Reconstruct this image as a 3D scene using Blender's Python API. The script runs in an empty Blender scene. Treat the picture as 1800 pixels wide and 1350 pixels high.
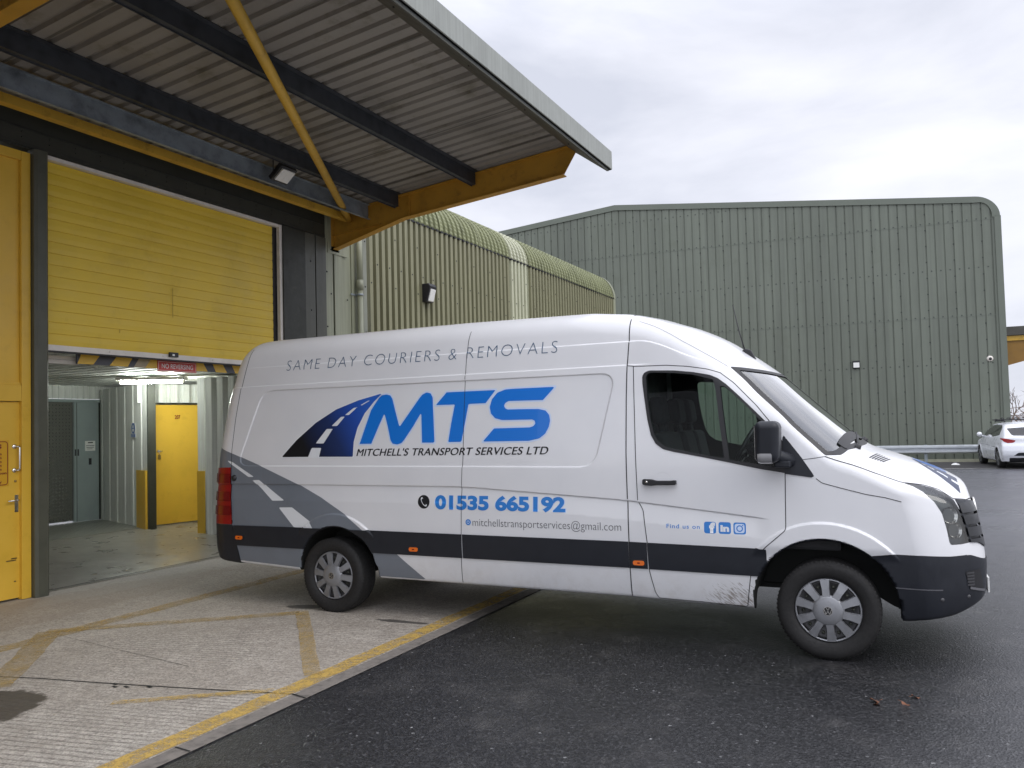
import bpy, bmesh, math, random
import numpy as np
from mathutils import Vector, Matrix

scene = bpy.context.scene
COL = scene.collection
R = math.radians
random.seed(7)
rng = np.random.default_rng(7)

# ---------------------------------------------------------------- camera
cam_d = bpy.data.cameras.new("camera")
cam = bpy.data.objects.new("camera", cam_d)
COL.objects.link(cam)
YAW, PITCH, ROLL = 0.4707, 0.0382, -0.0256
fw = Vector((-math.sin(YAW)*math.cos(PITCH), math.cos(YAW)*math.cos(PITCH), math.sin(PITCH)))
rt0 = Vector((math.cos(YAW), math.sin(YAW), 0)); up0 = rt0.cross(fw)
rt = rt0*math.cos(ROLL)+up0*math.sin(ROLL); up = up0*math.cos(ROLL)-rt0*math.sin(ROLL)
M = Matrix.Identity(4)
for i in range(3):
    M[i][0] = rt[i]; M[i][1] = up[i]; M[i][2] = -fw[i]
M[0][3], M[1][3], M[2][3] = 0.604, -5.991, 1.703
cam.matrix_world = M
cam_d.sensor_width = 36; cam_d.lens = 1391.1/1800*36
cam_d.shift_y = 0.01148
cam_d.clip_start = .05; cam_d.clip_end = 3000
scene.camera = cam

# ---------------------------------------------------------------- sky, sun, exposure
SUN_ELEV, SUN_AZ = R(42), R(96)              # azimuth clockwise from +Y: from the right of the picture
world = bpy.data.worlds.new("World"); scene.world = world
world.use_nodes = True
wn = world.node_tree; wn.nodes.clear()
def wnode(t, **k):
    n = wn.nodes.new(t)
    for a, b in k.items():
        setattr(n, a, b)
    return n
w_out = wnode('ShaderNodeOutputWorld'); w_bg = wnode('ShaderNodeBackground'); w_bg.inputs['Strength'].default_value = .1
sky = wnode('ShaderNodeTexSky', sky_type='NISHITA', sun_disc=False, sun_elevation=SUN_ELEV, sun_rotation=SUN_AZ)
geo = wnode('ShaderNodeTexCoord')
sep = wnode('ShaderNodeSeparateXYZ'); wn.links.new(geo.outputs['Generated'], sep.inputs[0])
mp = wnode('ShaderNodeMapping'); mp.inputs['Scale'].default_value = (1, 1, 2.6); mp.inputs['Location'].default_value = (.35, .1, .62)
wn.links.new(geo.outputs['Generated'], mp.inputs[0])
nz = wnode('ShaderNodeTexNoise'); nz.inputs['Scale'].default_value = 2.3; nz.inputs['Detail'].default_value = 7; nz.inputs['Roughness'].default_value = .52
nz.inputs['Distortion'].default_value = .3
wn.links.new(mp.outputs[0], nz.inputs['Vector'])
cr = wnode('ShaderNodeValToRGB')
cr.color_ramp.elements[0].position = .36; cr.color_ramp.elements[0].color = (.64, .665, .76, 1)
cr.color_ramp.elements[1].position = .66; cr.color_ramp.elements[1].color = (.95, .96, 1.0, 1)
e = cr.color_ramp.elements.new(.52); e.color = (.82, .835, .92, 1)
wn.links.new(nz.outputs['Fac'], cr.inputs[0])
# the overcast brightens towards the zenith
zr = wnode('ShaderNodeMapRange'); zr.inputs['From Min'].default_value = .42; zr.inputs['From Max'].default_value = 1
zr.inputs['To Min'].default_value = 10.4; zr.inputs['To Max'].default_value = 24
wn.links.new(sep.outputs['Z'], zr.inputs['Value'])
yr = wnode('ShaderNodeMapRange'); yr.inputs['From Min'].default_value = .1; yr.inputs['From Max'].default_value = -.7
yr.inputs['To Min'].default_value = 1; yr.inputs['To Max'].default_value = 1.5          # brightening added behind the camera to light the van's near side
wn.links.new(sep.outputs['Y'], yr.inputs['Value'])
mu = wnode('ShaderNodeMath', operation='MULTIPLY'); wn.links.new(zr.outputs[0], mu.inputs[0]); wn.links.new(yr.outputs[0], mu.inputs[1])
vm = wnode('ShaderNodeVectorMath', operation='SCALE'); wn.links.new(cr.outputs[0], vm.inputs[0]); wn.links.new(mu.outputs[0], vm.inputs['Scale'])
mx = wnode('ShaderNodeMix', data_type='RGBA'); mx.inputs['Factor'].default_value = .93
wn.links.new(sky.outputs[0], mx.inputs['A']); wn.links.new(vm.outputs[0], mx.inputs['B'])
wn.links.new(mx.outputs['Result'], w_bg.inputs['Color']); wn.links.new(w_bg.outputs[0], w_out.inputs['Surface'])

sd = bpy.data.lights.new("sun", 'SUN'); sd.energy = 1.05; sd.angle = R(40); sd.color = (1, .965, .92)
sun = bpy.data.objects.new("sun", sd); COL.objects.link(sun)
sv = Vector((math.sin(SUN_AZ)*math.cos(SUN_ELEV), math.cos(SUN_AZ)*math.cos(SUN_ELEV), math.sin(SUN_ELEV)))
sun.rotation_euler = sv.to_track_quat('Z', 'Y').to_euler()
sun.location = sv*60
scene.view_settings.view_transform = 'Standard'; scene.view_settings.look = 'None'
scene.view_settings.exposure = .16; scene.view_settings.gamma = 1

# ---------------------------------------------------------------- object helpers
def tag(o, label=None, cat=None, group=None, kind=None):
    if label: o['label'] = label
    if cat: o['category'] = cat
    if group: o['group'] = group
    if kind: o['kind'] = kind
    return o

def thing(name, label, cat, loc=(0, 0, 0), rz=0, group=None):
    o = bpy.data.objects.new(name, None); COL.objects.link(o)
    o.empty_display_size = .3
    o.location = loc; o.rotation_euler = (0, 0, rz)
    return tag(o, label, cat, group)

class MB:
    """collects shapes, builds ONE mesh object"""
    def __init__(s): s.v = []; s.f = []; s.m = []; s.sm = []
    def add(s, verts, faces, mi=0, smooth=False):
        b = len(s.v); s.v += [tuple(map(float, q)) for q in verts]
        for f in faces:
            s.f.append([b+i for i in f]); s.m.append(mi); s.sm.append(smooth)
        return s
    def box(s, a, b, mi=0, mat=None):
        x0, y0, z0 = [min(p, q) for p, q in zip(a, b)]; x1, y1, z1 = [max(p, q) for p, q in zip(a, b)]
        v = [(x0, y0, z0), (x1, y0, z0), (x1, y1, z0), (x0, y1, z0), (x0, y0, z1), (x1, y0, z1), (x1, y1, z1), (x0, y1, z1)]
        if mat: v = [mat @ Vector(p) for p in v]
        return s.add(v, [(0, 3, 2, 1), (4, 5, 6, 7), (0, 1, 5, 4), (1, 2, 6, 5), (2, 3, 7, 6), (3, 0, 4, 7)], mi)
    def extrude(s, prof, p0, p1, U, V, mi=0, caps=True, smooth=False):
        """closed profile (a,b) -> p + a*U + b*V, swept p0 to p1"""
        p0, p1, U, V = Vector(p0), Vector(p1), Vector(U), Vector(V); n = len(prof)
        v = [p0+U*a+V*b for a, b in prof]+[p1+U*a+V*b for a, b in prof]
        f = [(i, (i+1) % n, n+(i+1) % n, n+i) for i in range(n)]
        s.add(v, f, mi, smooth)
        if caps:
            b = len(s.v)-2*n
            s.f += [[b+i for i in range(n)][::-1], [b+n+i for i in range(n)]]; s.m += [mi, mi]; s.sm += [False, False]
        return s
    def tube(s, pts, r, n=8, mi=0, caps=True):
        pts = [Vector(p) for p in pts]; rr = r if isinstance(r, (list, tuple)) else [r]*len(pts)
        rings = []; ref = None
        for i, p in enumerate(pts):
            t = (pts[min(i+1, len(pts)-1)]-pts[max(i-1, 0)]).normalized()
            if ref is None: ref = Vector((0, 0, 1)) if abs(t.z) < .9 else Vector((1, 0, 0))
            u = t.cross(ref).normalized(); w = u.cross(t).normalized(); ref = w
            rings.append([p+(u*math.cos(2*math.pi*k/n)+w*math.sin(2*math.pi*k/n))*rr[i] for k in range(n)])
        v = [q for g in rings for q in g]
        f = [(i*n+k, i*n+(k+1) % n, (i+1)*n+(k+1) % n, (i+1)*n+k) for i in range(len(pts)-1) for k in range(n)]
        s.add(v, f, mi, True)
        if caps:
            b = len(s.v)-len(v)
            s.f += [[b+k for k in range(n)][::-1], [b+len(v)-n+k for k in range(n)]]; s.m += [mi, mi]; s.sm += [False, False]
        return s
    def lathe(s, prof, c, axis, n=48, mi=0, smooth=True, closed=False):
        """profile (r, h) round an axis"""
        c = Vector(c); A = Vector(axis).normalized(); U = A.orthogonal().normalized(); W = A.cross(U)
        v = [c+A*h+(U*math.cos(2*math.pi*k/n)+W*math.sin(2*math.pi*k/n))*r for r, h in prof for k in range(n)]
        f = []
        m = len(prof)
        for i in range(m if closed else m-1):
            j = (i+1) % m
            f += [(i*n+k, i*n+(k+1) % n, j*n+(k+1) % n, j*n+k) for k in range(n)]
        return s.add(v, f, mi, smooth)
    def poly(s, pts, mi=0): return s.add(pts, [tuple(range(len(pts)))], mi)
    def build(s, name, mats, parent=None, bevel=0, recalc=True):
        me = bpy.data.meshes.new(name); me.from_pydata(s.v, [], s.f)
        mats = mats if isinstance(mats, (list, tuple)) else [mats]
        for m in mats: me.materials.append(m)
        me.polygons.foreach_set('material_index', s.m); me.polygons.foreach_set('use_smooth', s.sm)
        if recalc or bevel:
            bm = bmesh.new(); bm.from_mesh(me)
            if bevel:
                ed = [e_ for e_ in bm.edges if len(e_.link_faces) == 2 and e_.calc_face_angle(0) > .6]
                bmesh.ops.bevel(bm, geom=ed, offset=bevel, segments=2, profile=.6, affect='EDGES', clamp_overlap=True)
            bmesh.ops.recalc_face_normals(bm, faces=bm.faces); bm.to_mesh(me); bm.free()
        me.update()
        o = bpy.data.objects.new(name, me); COL.objects.link(o)
        if parent: o.parent = parent
        return o

def copy_tree(o, parent=None):
    c = o.copy(); COL.objects.link(c)
    if parent: c.parent = parent
    for ch in o.children: copy_tree(ch, c)
    return c

def mesh_np(name, P, T, mats, parent=None, normals=None, mi=None):
    me = bpy.data.meshes.new(name)
    n, m = len(P), len(T)
    me.vertices.add(n); me.vertices.foreach_set('co', np.asarray(P, np.float32).ravel())
    me.loops.add(3*m); me.loops.foreach_set('vertex_index', np.asarray(T, np.int32).ravel())
    me.polygons.add(m); me.polygons.foreach_set('loop_start', np.arange(0, 3*m, 3, dtype=np.int32))
    me.polygons.foreach_set('use_smooth', np.ones(m, bool))
    mats = mats if isinstance(mats, (list, tuple)) else [mats]
    for q in mats: me.materials.append(q)
    if mi is not None: me.polygons.foreach_set('material_index', np.asarray(mi, np.int32))
    me.update(calc_edges=True); me.validate()
    if normals is not None and len(me.vertices) == n:
        me.normals_split_custom_set_from_vertices(np.asarray(normals, np.float32).tolist())
    o = bpy.data.objects.new(name, me); COL.objects.link(o)
    if parent: o.parent = parent
    return o

# ---------------------------------------------------------------- materials
class NT:
    def __init__(s, name):
        s.mat = bpy.data.materials.new(name); s.mat.use_nodes = True
        s.t = s.mat.node_tree; s.b = s.t.nodes['Principled BSDF']; s.out = s.t.nodes['Material Output']
        s.co = s.n('ShaderNodeTexCoord').outputs['Object']
    def n(s, typ, **k):
        q = s.t.nodes.new(typ)
        for a, b in k.items(): setattr(q, a, b)
        return q
    def l(s, a, b): s.t.links.new(a, b)
    def noise(s, scale, detail=4, rough=.55, vec=None, stretch=None):
        q = s.n('ShaderNodeTexNoise'); q.inputs['Scale'].default_value = scale; q.inputs['Detail'].default_value = detail; q.inputs['Roughness'].default_value = rough
        v = vec or s.co
        if stretch:
            m = s.n('ShaderNodeMapping'); m.inputs['Scale'].default_value = stretch; s.l(v, m.inputs[0]); v = m.outputs[0]
        s.l(v, q.inputs['Vector']); return q.outputs['Fac']
    def ramp(s, fac, stops):
        q = s.n('ShaderNodeValToRGB'); el = q.color_ramp.elements
        while len(el) < len(stops): el.new(.5)
        for e_, (p, c) in zip(el, stops):
            e_.position = p; e_.color = (c[0], c[1], c[2], 1) if isinstance(c, (tuple, list)) else (c, c, c, 1)
        s.l(fac, q.inputs[0]); return q.outputs[0]
    def mix(s, fac, a, b, mode='MIX'):
        q = s.n('ShaderNodeMix', data_type='RGBA', blend_type=mode)
        for x, i in ((fac, 'Factor'), (a, 'A'), (b, 'B')):
            if isinstance(x, bpy.types.NodeSocket): s.l(x, q.inputs[i])
            elif i == 'Factor': q.inputs[i].default_value = x
            else: q.inputs[i].default_value = (*x, 1) if isinstance(x, (tuple, list)) else (x, x, x, 1)
        return q.outputs['Result']
    def math(s, op, a, b=0):
        q = s.n('ShaderNodeMath', operation=op)
        for x, i in ((a, 0), (b, 1)):
            if isinstance(x, bpy.types.NodeSocket): s.l(x, q.inputs[i])
            else: q.inputs[i].default_value = x
        return q.outputs[0]
    def bump(s, h, strength=.3, dist=.01):
        q = s.n('ShaderNodeBump'); q.inputs['Strength'].default_value = strength; q.inputs['Distance'].default_value = dist
        s.l(h, q.inputs['Height']); s.l(q.outputs[0], s.b.inputs['Normal']); return q
    def set(s, **k):
        for a, v in k.items():
            i = s.b.inputs[a.replace('_', ' ')]
            if isinstance(v, bpy.types.NodeSocket): s.l(v, i)
            else: i.default_value = (*v, 1) if isinstance(v, (tuple, list)) and len(v) == 3 else v
        return s

def paint(name, c, rough=.45, var=.12, scale=3, metal=0., dirt=None, bump=0, coat=0., spec=.5, streak=False):
    """painted or coated surface with uneven tone, streaks and a little grime"""
    m = NT(name)
    dark = tuple(x*(1-var*2) for x in c); lite = tuple(min(1, x*(1+var)) for x in c)
    n1 = m.noise(scale, 6, .6, stretch=(1, 1, .25) if streak else None)
    col = m.ramp(n1, [(.25, dark), (.5, c), (.8, lite)])
    if streak:
        n3 = m.noise(scale*3, 5, .65, stretch=(5, 5, .12)); col = m.mix(m.ramp(n3, [(.38, .45), (.58, 0.)]), col, tuple(x*.62 for x in c))
    if dirt:
        n2 = m.noise(scale*2.7, 7, .7)
        col = m.mix(m.ramp(n2, [(.55, 0), (.75, dirt[1])]), col, dirt[0])
    m.set(Base_Color=col, Roughness=m.ramp(m.noise(scale*4, 4), [(.3, max(.02, rough-.08)), (.7, min(1, rough+.1))]), Metallic=metal)
    m.b.inputs['Specular IOR Level'].default_value = spec
    m.b.inputs['Coat Weight'].default_value = coat; m.b.inputs['Coat Roughness'].default_value = .04
    if bump: m.bump(m.noise(scale*14, 5), bump, .004)
    return m.mat

def plain(name, c, rough=.5, metal=0., spec=.5, coat=0.):
    m = NT(name); m.set(Base_Color=c, Roughness=rough, Metallic=metal)
    m.b.inputs['Specular IOR Level'].default_value = spec; m.b.inputs['Coat Weight'].default_value = coat
    return m.mat

def glow(name, c, s):
    m = NT(name); m.set(Base_Color=c, Emission_Color=c, Emission_Strength=s); return m.mat

def glass(name, tint, rough=.0, refl=1.0, gain=1.6):
    m = NT(name); t = m.t
    tr = m.n('ShaderNodeBsdfTransparent'); tr.inputs[0].default_value = (*tint, 1)
    gl = m.n('ShaderNodeBsdfGlossy'); gl.inputs['Roughness'].default_value = rough; gl.inputs['Color'].default_value = (refl, refl, refl, 1)
    fr = m.n('ShaderNodeFresnel'); fr.inputs['IOR'].default_value = 1.5
    mx_ = m.n('ShaderNodeMixShader'); m.l(m.math('MULTIPLY', fr.outputs[0], gain), mx_.inputs[0]); m.l(tr.outputs[0], mx_.inputs[1]); m.l(gl.outputs[0], mx_.inputs[2])
    m.l(mx_.outputs[0], m.out.inputs['Surface']); return m.mat

MT = {}
MT['olive'] = paint('olive_cladding', (.235, .23, .14), .45, .07, 1.5, dirt=((.12, .13, .08), .25), streak=True)
MT['olive_eave'] = paint('weathered_olive_eave', (.23, .245, .13), .6, .18, 2.5, dirt=((.10, .12, .05), .7), bump=.2)
MT['olive_pale'] = paint('pale_translucent_panel', (.46, .47, .34), .45, .05, 2)
MT['olive_trim'] = paint('olive_flashing', (.31, .325, .235), .42, .06, 2, streak=True)
MT['green'] = paint('green_cladding', (.138, .156, .124), .42, .12, .35, dirt=((.085, .098, .066), .45), streak=True)
MT['green_trim'] = paint('green_flashing', (.125, .143, .115), .42, .06, 1)
MT['dark_steel'] = paint('dark_green_steel', (.026, .028, .021), .5, .2, 4, dirt=((.10, .10, .07), .3))
MT['fascia'] = paint('dark_fascia_cladding', (.036, .037, .027), .5, .15, 3, dirt=((.03, .03, .02), .4))
MT['purlin'] = paint('galvanised_purlin', (.05, .055, .062), .5, .25, 6, metal=.2, dirt=((.035, .037, .04), .6))
MT['galv'] = paint('galvanised_steel', (.30, .34, .37), .45, .25, 5, metal=.35, dirt=((.13, .14, .14), .5))
MT['soffit'] = paint('dusty_roof_sheet', (.27, .25, .22), .7, .16, .9, dirt=((.12, .105, .065), .8))
MT['gutter'] = paint('pale_grey_gutter', (.30, .315, .29), .45, .07, 2, streak=True)
MT['gutter_in'] = paint('brown_grey_gutter_back', (.075, .072, .060), .6, .12, 2)
MT['yellow_steel'] = paint('yellow_steel_paint', (.64, .385, .05), .5, .10, 3, dirt=((.24, .11, .02), .6), bump=.15)
MT['beam'] = paint('rust_tinged_yellow_beam', (.54, .285, .035), .55, .12, 3, dirt=((.17, .065, .015), .65), bump=.2)
MT['yellow_door'] = paint('yellow_door_paint', (.70, .43, .045), .38, .07, 1.6, dirt=((.45, .24, .02), .35))
MT['yellow_slat'] = paint('yellow_shutter_slats', (.74, .52, .045), .42, .07, 1.1, dirt=((.48, .31, .02), .4))
MT['white_wall'] = paint('white_liner_sheet', (.80, .81, .77), .5, .06, 2, dirt=((.45, .46, .38), .25), streak=True)
MT['white_trim'] = paint('off_white_metal', (.72, .68, .62), .45, .08, 4, dirt=((.4, .35, .28), .3))
MT['lift_grey'] = paint('lift_grey_paint', (.29, .34, .34), .4, .06, 2)
MT['black'] = plain('black_plastic', (.012, .012, .014), .45)
MT['blackrubber'] = paint('black_rubber', (.018, .018, .019), .75, .2, 9)
MT['dark'] = plain('dark_void', (.010, .011, .010), .8)
MT['red_sign'] = plain('red_sign_face', (.55, .06, .05), .4)
MT['blue_sign'] = plain('blue_sign_face', (.03, .13, .42), .4)
MT['white_ink'] = plain('white_ink', (.78, .78, .76), .5)
MT['dark_ink'] = plain('dark_ink', (.02, .02, .022), .5)
MT['maroon_ink'] = plain('maroon_ink', (.20, .012, .012), .5)
MT['sign_yellow'] = plain('amber_sign_face', (.62, .34, .018), .4)
MT['chrome'] = plain('polished_metal', (.72, .70, .66), .18, 1.)
MT['brass'] = plain('dull_brass', (.35, .26, .12), .35, 1.)
MT['lens'] = plain('frosted_lamp_lens', (.75, .75, .72), .25, coat=.5)
MT['tube'] = glow('lit_fluorescent_tube', (.93, 1., .94), 16)
MT['hazard_y'] = plain('hazard_yellow', (.70, .44, .05), .4)
MT['hazard_k'] = plain('hazard_black', (.06, .06, .07), .35)
# ---------------------------------------------------------------- numeric surface tools
def sstep(a, b, t):
    t = np.clip((t-a)/(b-a), 0, 1)
    return t*t*(3-2*t)

def smin(a, b, k):
    h = np.clip(.5+.5*(b-a)/k, 0, 1)
    return b*(1-h)+a*h-k*h*(1-h)

def curve1d(xs, ys, sigma=.03):
    """smooth 1-D profile through the given points"""
    xs = np.array(xs, float); ys = np.array(ys, float)
    t = np.arange(xs[0]-.5, xs[-1]+.5, .004)
    v = np.interp(t, xs, ys)
    if sigma > 0:
        n = int(3*sigma/.004)
        k = np.exp(-.5*(np.arange(-n, n+1)*.004/sigma)**2); k /= k.sum()
        v = np.convolve(np.pad(v, n, mode='edge'), k, mode='valid')
    return lambda q: np.interp(q, t, v)

def poly_sd(px, pz, poly):
    """signed distance to a polygon (negative inside)"""
    poly = np.array(poly, float)
    px, pz = np.broadcast_arrays(np.asarray(px, float), np.asarray(pz, float))
    d = np.full(px.shape, 1e9); s = np.ones(px.shape)
    n = len(poly)
    for i in range(n):
        a = poly[i]; b = poly[i-1]
        ex, ez = b-a
        wx = px-a[0]; wz = pz-a[1]
        L = ex*ex+ez*ez
        if L < 1e-14:
            continue
        t = np.clip((wx*ex+wz*ez)/L, 0, 1)
        d = np.minimum(d, (wx-ex*t)**2+(wz-ez*t)**2)
        c1 = pz >= a[1]; c2 = pz < b[1]; c3 = ex*wz > ez*wx
        flip = (c1 & c2 & c3) | (~c1 & ~c2 & ~c3)
        s = np.where(flip, -s, s)
    return s*np.sqrt(d)

def round_poly(pts, r=.05, n=5):
    """round every corner of a polygon"""
    out = []
    N = len(pts); P = [np.array(p, float) for p in pts]
    for i in range(N):
        a, b, c = P[i-1], P[i], P[(i+1) % N]
        u = a-b; v = c-b
        lu = np.hypot(*u); lv = np.hypot(*v)
        d = min(r, lu*.45, lv*.45)
        p0 = b+u/lu*d; p1 = b+v/lv*d
        for k in range(n+1):
            t = k/n
            out.append(tuple((1-t)**2*p0+2*t*(1-t)*b+t*t*p1))
    return out

def gradient(F, P, e=8e-4):
    g = np.empty_like(P)
    for i in range(3):
        d = np.zeros(3); d[i] = e
        a = P+d; b = P-d
        g[:, i] = (F(a[:, 0], a[:, 1], a[:, 2])-F(b[:, 0], b[:, 1], b[:, 2]))/(2*e)
    return g

def surface_net(F, lo, hi, step):
    """quad mesh of F = 0 (F > 0 inside), as triangles, projected on the exact surface"""
    ax = [np.arange(lo[i], hi[i]+step[i], step[i]) for i in range(3)]
    X = ax[0][:, None, None]; Y = ax[1][None, :, None]; Z = ax[2][None, None, :]
    V = F(X, Y, Z)
    V = np.broadcast_to(V, (len(ax[0]), len(ax[1]), len(ax[2])))
    S = V > 0
    c = [S[i:S.shape[0]-1+i, j:S.shape[1]-1+j, k:S.shape[2]-1+k] for i in (0, 1) for j in (0, 1) for k in (0, 1)]
    cnt = sum(q.astype(np.int8) for q in c)
    act = (cnt > 0) & (cnt < 8)
    idx = np.full(act.shape, -1, np.int64)
    I = np.argwhere(act)
    idx[act] = np.arange(len(I))
    acc = np.zeros((len(I), 3)); num = np.zeros(len(I))
    for d in range(3):
        for o1 in (0, 1):
            for o2 in (0, 1):
                off = [0, 0, 0]
                o = [q for q in range(3) if q != d]
                off[o[0]] = o1; off[o[1]] = o2
                A = I+np.array(off); B = A.copy(); B[:, d] += 1
                va = V[A[:, 0], A[:, 1], A[:, 2]]; vb = V[B[:, 0], B[:, 1], B[:, 2]]
                m = (va > 0) != (vb > 0)
                t = np.where(m, va/np.where(m, va-vb, 1), 0)
                p = np.stack([ax[q][A[:, q]] for q in range(3)], 1)
                p[:, d] += t*step[d]
                acc[m] += p[m]; num[m] += 1
    P = acc/num[:, None]
    for _ in range(4):
        v = F(P[:, 0], P[:, 1], P[:, 2]); g = gradient(F, P)
        n2 = np.maximum((g*g).sum(1), .05)
        dl = -(v/n2)[:, None]*g
        L = np.linalg.norm(dl, axis=1, keepdims=True); mx = .6*min(step)
        P = P+dl*np.minimum(1, mx/np.maximum(L, 1e-9))
    quads = []
    for d in range(3):
        o = [q for q in range(3) if q != d]
        sl0 = [slice(1, -1)]*3; sl0[d] = slice(0, -1)
        sl1 = list(sl0); sl1[d] = slice(1, None)
        a = S[tuple(sl0)]; b = S[tuple(sl1)]
        for inside_first in (True, False):
            m = (a & ~b) if inside_first else (~a & b)
            E = np.argwhere(m)
            for q in range(3):
                if q != d:
                    E[:, q] += 1
            def cell(o1, o2):
                K = E.copy(); K[:, o[0]] -= o1; K[:, o[1]] -= o2
                return idx[K[:, 0], K[:, 1], K[:, 2]]
            Q = np.stack([cell(1, 1), cell(0, 1), cell(0, 0), cell(1, 0)], 1)
            fl = (d == 1)
            if inside_first == fl:
                Q = Q[:, ::-1]
            quads.append(Q)
    Q = np.concatenate(quads)
    Q = Q[(Q >= 0).all(1)]
    # split each quad along its shorter diagonal
    d1 = np.linalg.norm(P[Q[:, 0]]-P[Q[:, 2]], axis=1); d2 = np.linalg.norm(P[Q[:, 1]]-P[Q[:, 3]], axis=1)
    m = d1 <= d2
    T = np.concatenate([Q[m][:, [0, 1, 2]], Q[m][:, [0, 2, 3]], Q[~m][:, [0, 1, 3]], Q[~m][:, [1, 2, 3]]])
    return P, T

def clip(P, T, g):
    """split a triangle mesh along g = 0; returns (inside g<0), (outside g>0)"""
    v = np.asarray(g(P), float)
    v = np.where(np.abs(v) < 1e-7, 1e-7, v)
    neg = v < 0
    k = neg[T].sum(1)
    res = []
    mix = T[(k == 1) | (k == 2)]
    edges = {}
    if len(mix):
        E = np.concatenate([mix[:, [0, 1]], mix[:, [1, 2]], mix[:, [2, 0]]])
        E = np.sort(E[neg[E[:, 0]] != neg[E[:, 1]]], axis=1)
        E = np.unique(E, axis=0)
        t = v[E[:, 0]]/(v[E[:, 0]]-v[E[:, 1]])
        NP = P[E[:, 0]]+(P[E[:, 1]]-P[E[:, 0]])*t[:, None]
        base = len(P)
        edges = {(int(a), int(b)): base+i for i, (a, b) in enumerate(E)}
        P2 = np.concatenate([P, NP])
    else:
        P2 = P
    inn = [T[k == 3]]; out = [T[k == 0]]
    li, lo = [], []
    for tri in mix:
        a, b, c = (int(q) for q in tri)
        s = (bool(neg[a]), bool(neg[b]), bool(neg[c]))
        odd = s[0]+s[1]+s[2] == 1
        for _ in range(3):
            if (s[0] == odd) and (s[1] != odd) and (s[2] != odd):
                break
            a, b, c = b, c, a; s = (s[1], s[2], s[0])
        ab = edges[(a, b) if a < b else (b, a)]; ac = edges[(a, c) if a < c else (c, a)]
        one = [(a, ab, ac)]; two = [(ab, b, c), (ab, c, ac)]
        (li if odd else lo).extend(one); (lo if odd else li).extend(two)
    if li: inn.append(np.array(li))
    if lo: out.append(np.array(lo))
    def pack(L):
        L = np.concatenate(L).astype(np.int64)
        if len(L) == 0:
            return np.zeros((0, 3)), np.zeros((0, 3), np.int64)
        u, inv = np.unique(L, return_inverse=True)
        return P2[u], inv.reshape(-1, 3)
    return pack(inn), pack(out)
# ---------------------------------------------------------------- ground
def slab(name, x0, y0, x1, y1, z, m, kind='structure', label=None):
    mb = MB(); mb.poly([(x0, y0, z), (x1, y0, z), (x1, y1, z), (x0, y1, z)])
    o = mb.build(name, m, recalc=False); return tag(o, label, kind=kind)

def mat_asphalt():
    m = NT('damp_asphalt')
    agg = m.n('ShaderNodeTexVoronoi'); agg.inputs['Scale'].default_value = 75; m.l(m.co, agg.inputs['Vector'])
    grit = m.noise(260, 3, .6); big = m.noise(.55, 5, .6); mid = m.noise(5, 6, .65)
    col = m.ramp(agg.outputs['Color'], [(.08, (.005, .005, .006)), (.5, (.016, .016, .018)), (.86, (.045, .045, .048)), (.94, (.11, .11, .115)), (1., (.50, .50, .50))])
    g2 = m.noise(34, 6, .8); col = m.mix(m.ramp(g2, [(.36, .8), (.56, 0.)]), col, (.005, .005, .006)); col = m.mix(m.ramp(g2, [(.53, 0.), (.74, .85)]), col, (.085, .085, .088))
    bl = m.noise(1.6, 7, .72); col = m.mix(m.math('MULTIPLY', m.ramp(bl, [(.50, 0.), (.66, .7)]), m.ramp(mid, [(.40, .15), (.62, 1.)])), col, (.075, .072, .070))
    # sky sheen put into the colour: paler to the right and far off
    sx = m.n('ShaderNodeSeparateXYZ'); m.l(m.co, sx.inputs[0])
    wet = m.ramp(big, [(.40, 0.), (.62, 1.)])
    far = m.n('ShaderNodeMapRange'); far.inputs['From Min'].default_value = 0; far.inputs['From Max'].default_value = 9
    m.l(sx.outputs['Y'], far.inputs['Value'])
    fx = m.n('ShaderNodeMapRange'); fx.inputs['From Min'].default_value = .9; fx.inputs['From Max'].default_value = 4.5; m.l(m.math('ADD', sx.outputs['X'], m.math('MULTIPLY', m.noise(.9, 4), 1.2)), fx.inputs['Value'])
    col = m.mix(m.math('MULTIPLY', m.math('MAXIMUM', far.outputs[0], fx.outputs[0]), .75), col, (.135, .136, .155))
    rough = m.math('ADD', m.math('MULTIPLY', wet, -.16), m.math('ADD', m.math('MULTIPLY', grit, .24), .28))
    m.set(Base_Color=col, Roughness=rough)
    h = m.math('ADD', m.math('MULTIPLY', agg.outputs['Distance'], 1.), m.math('MULTIPLY', grit, .6))
    m.bump(h, .65, .0065)
    return m.mat

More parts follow.
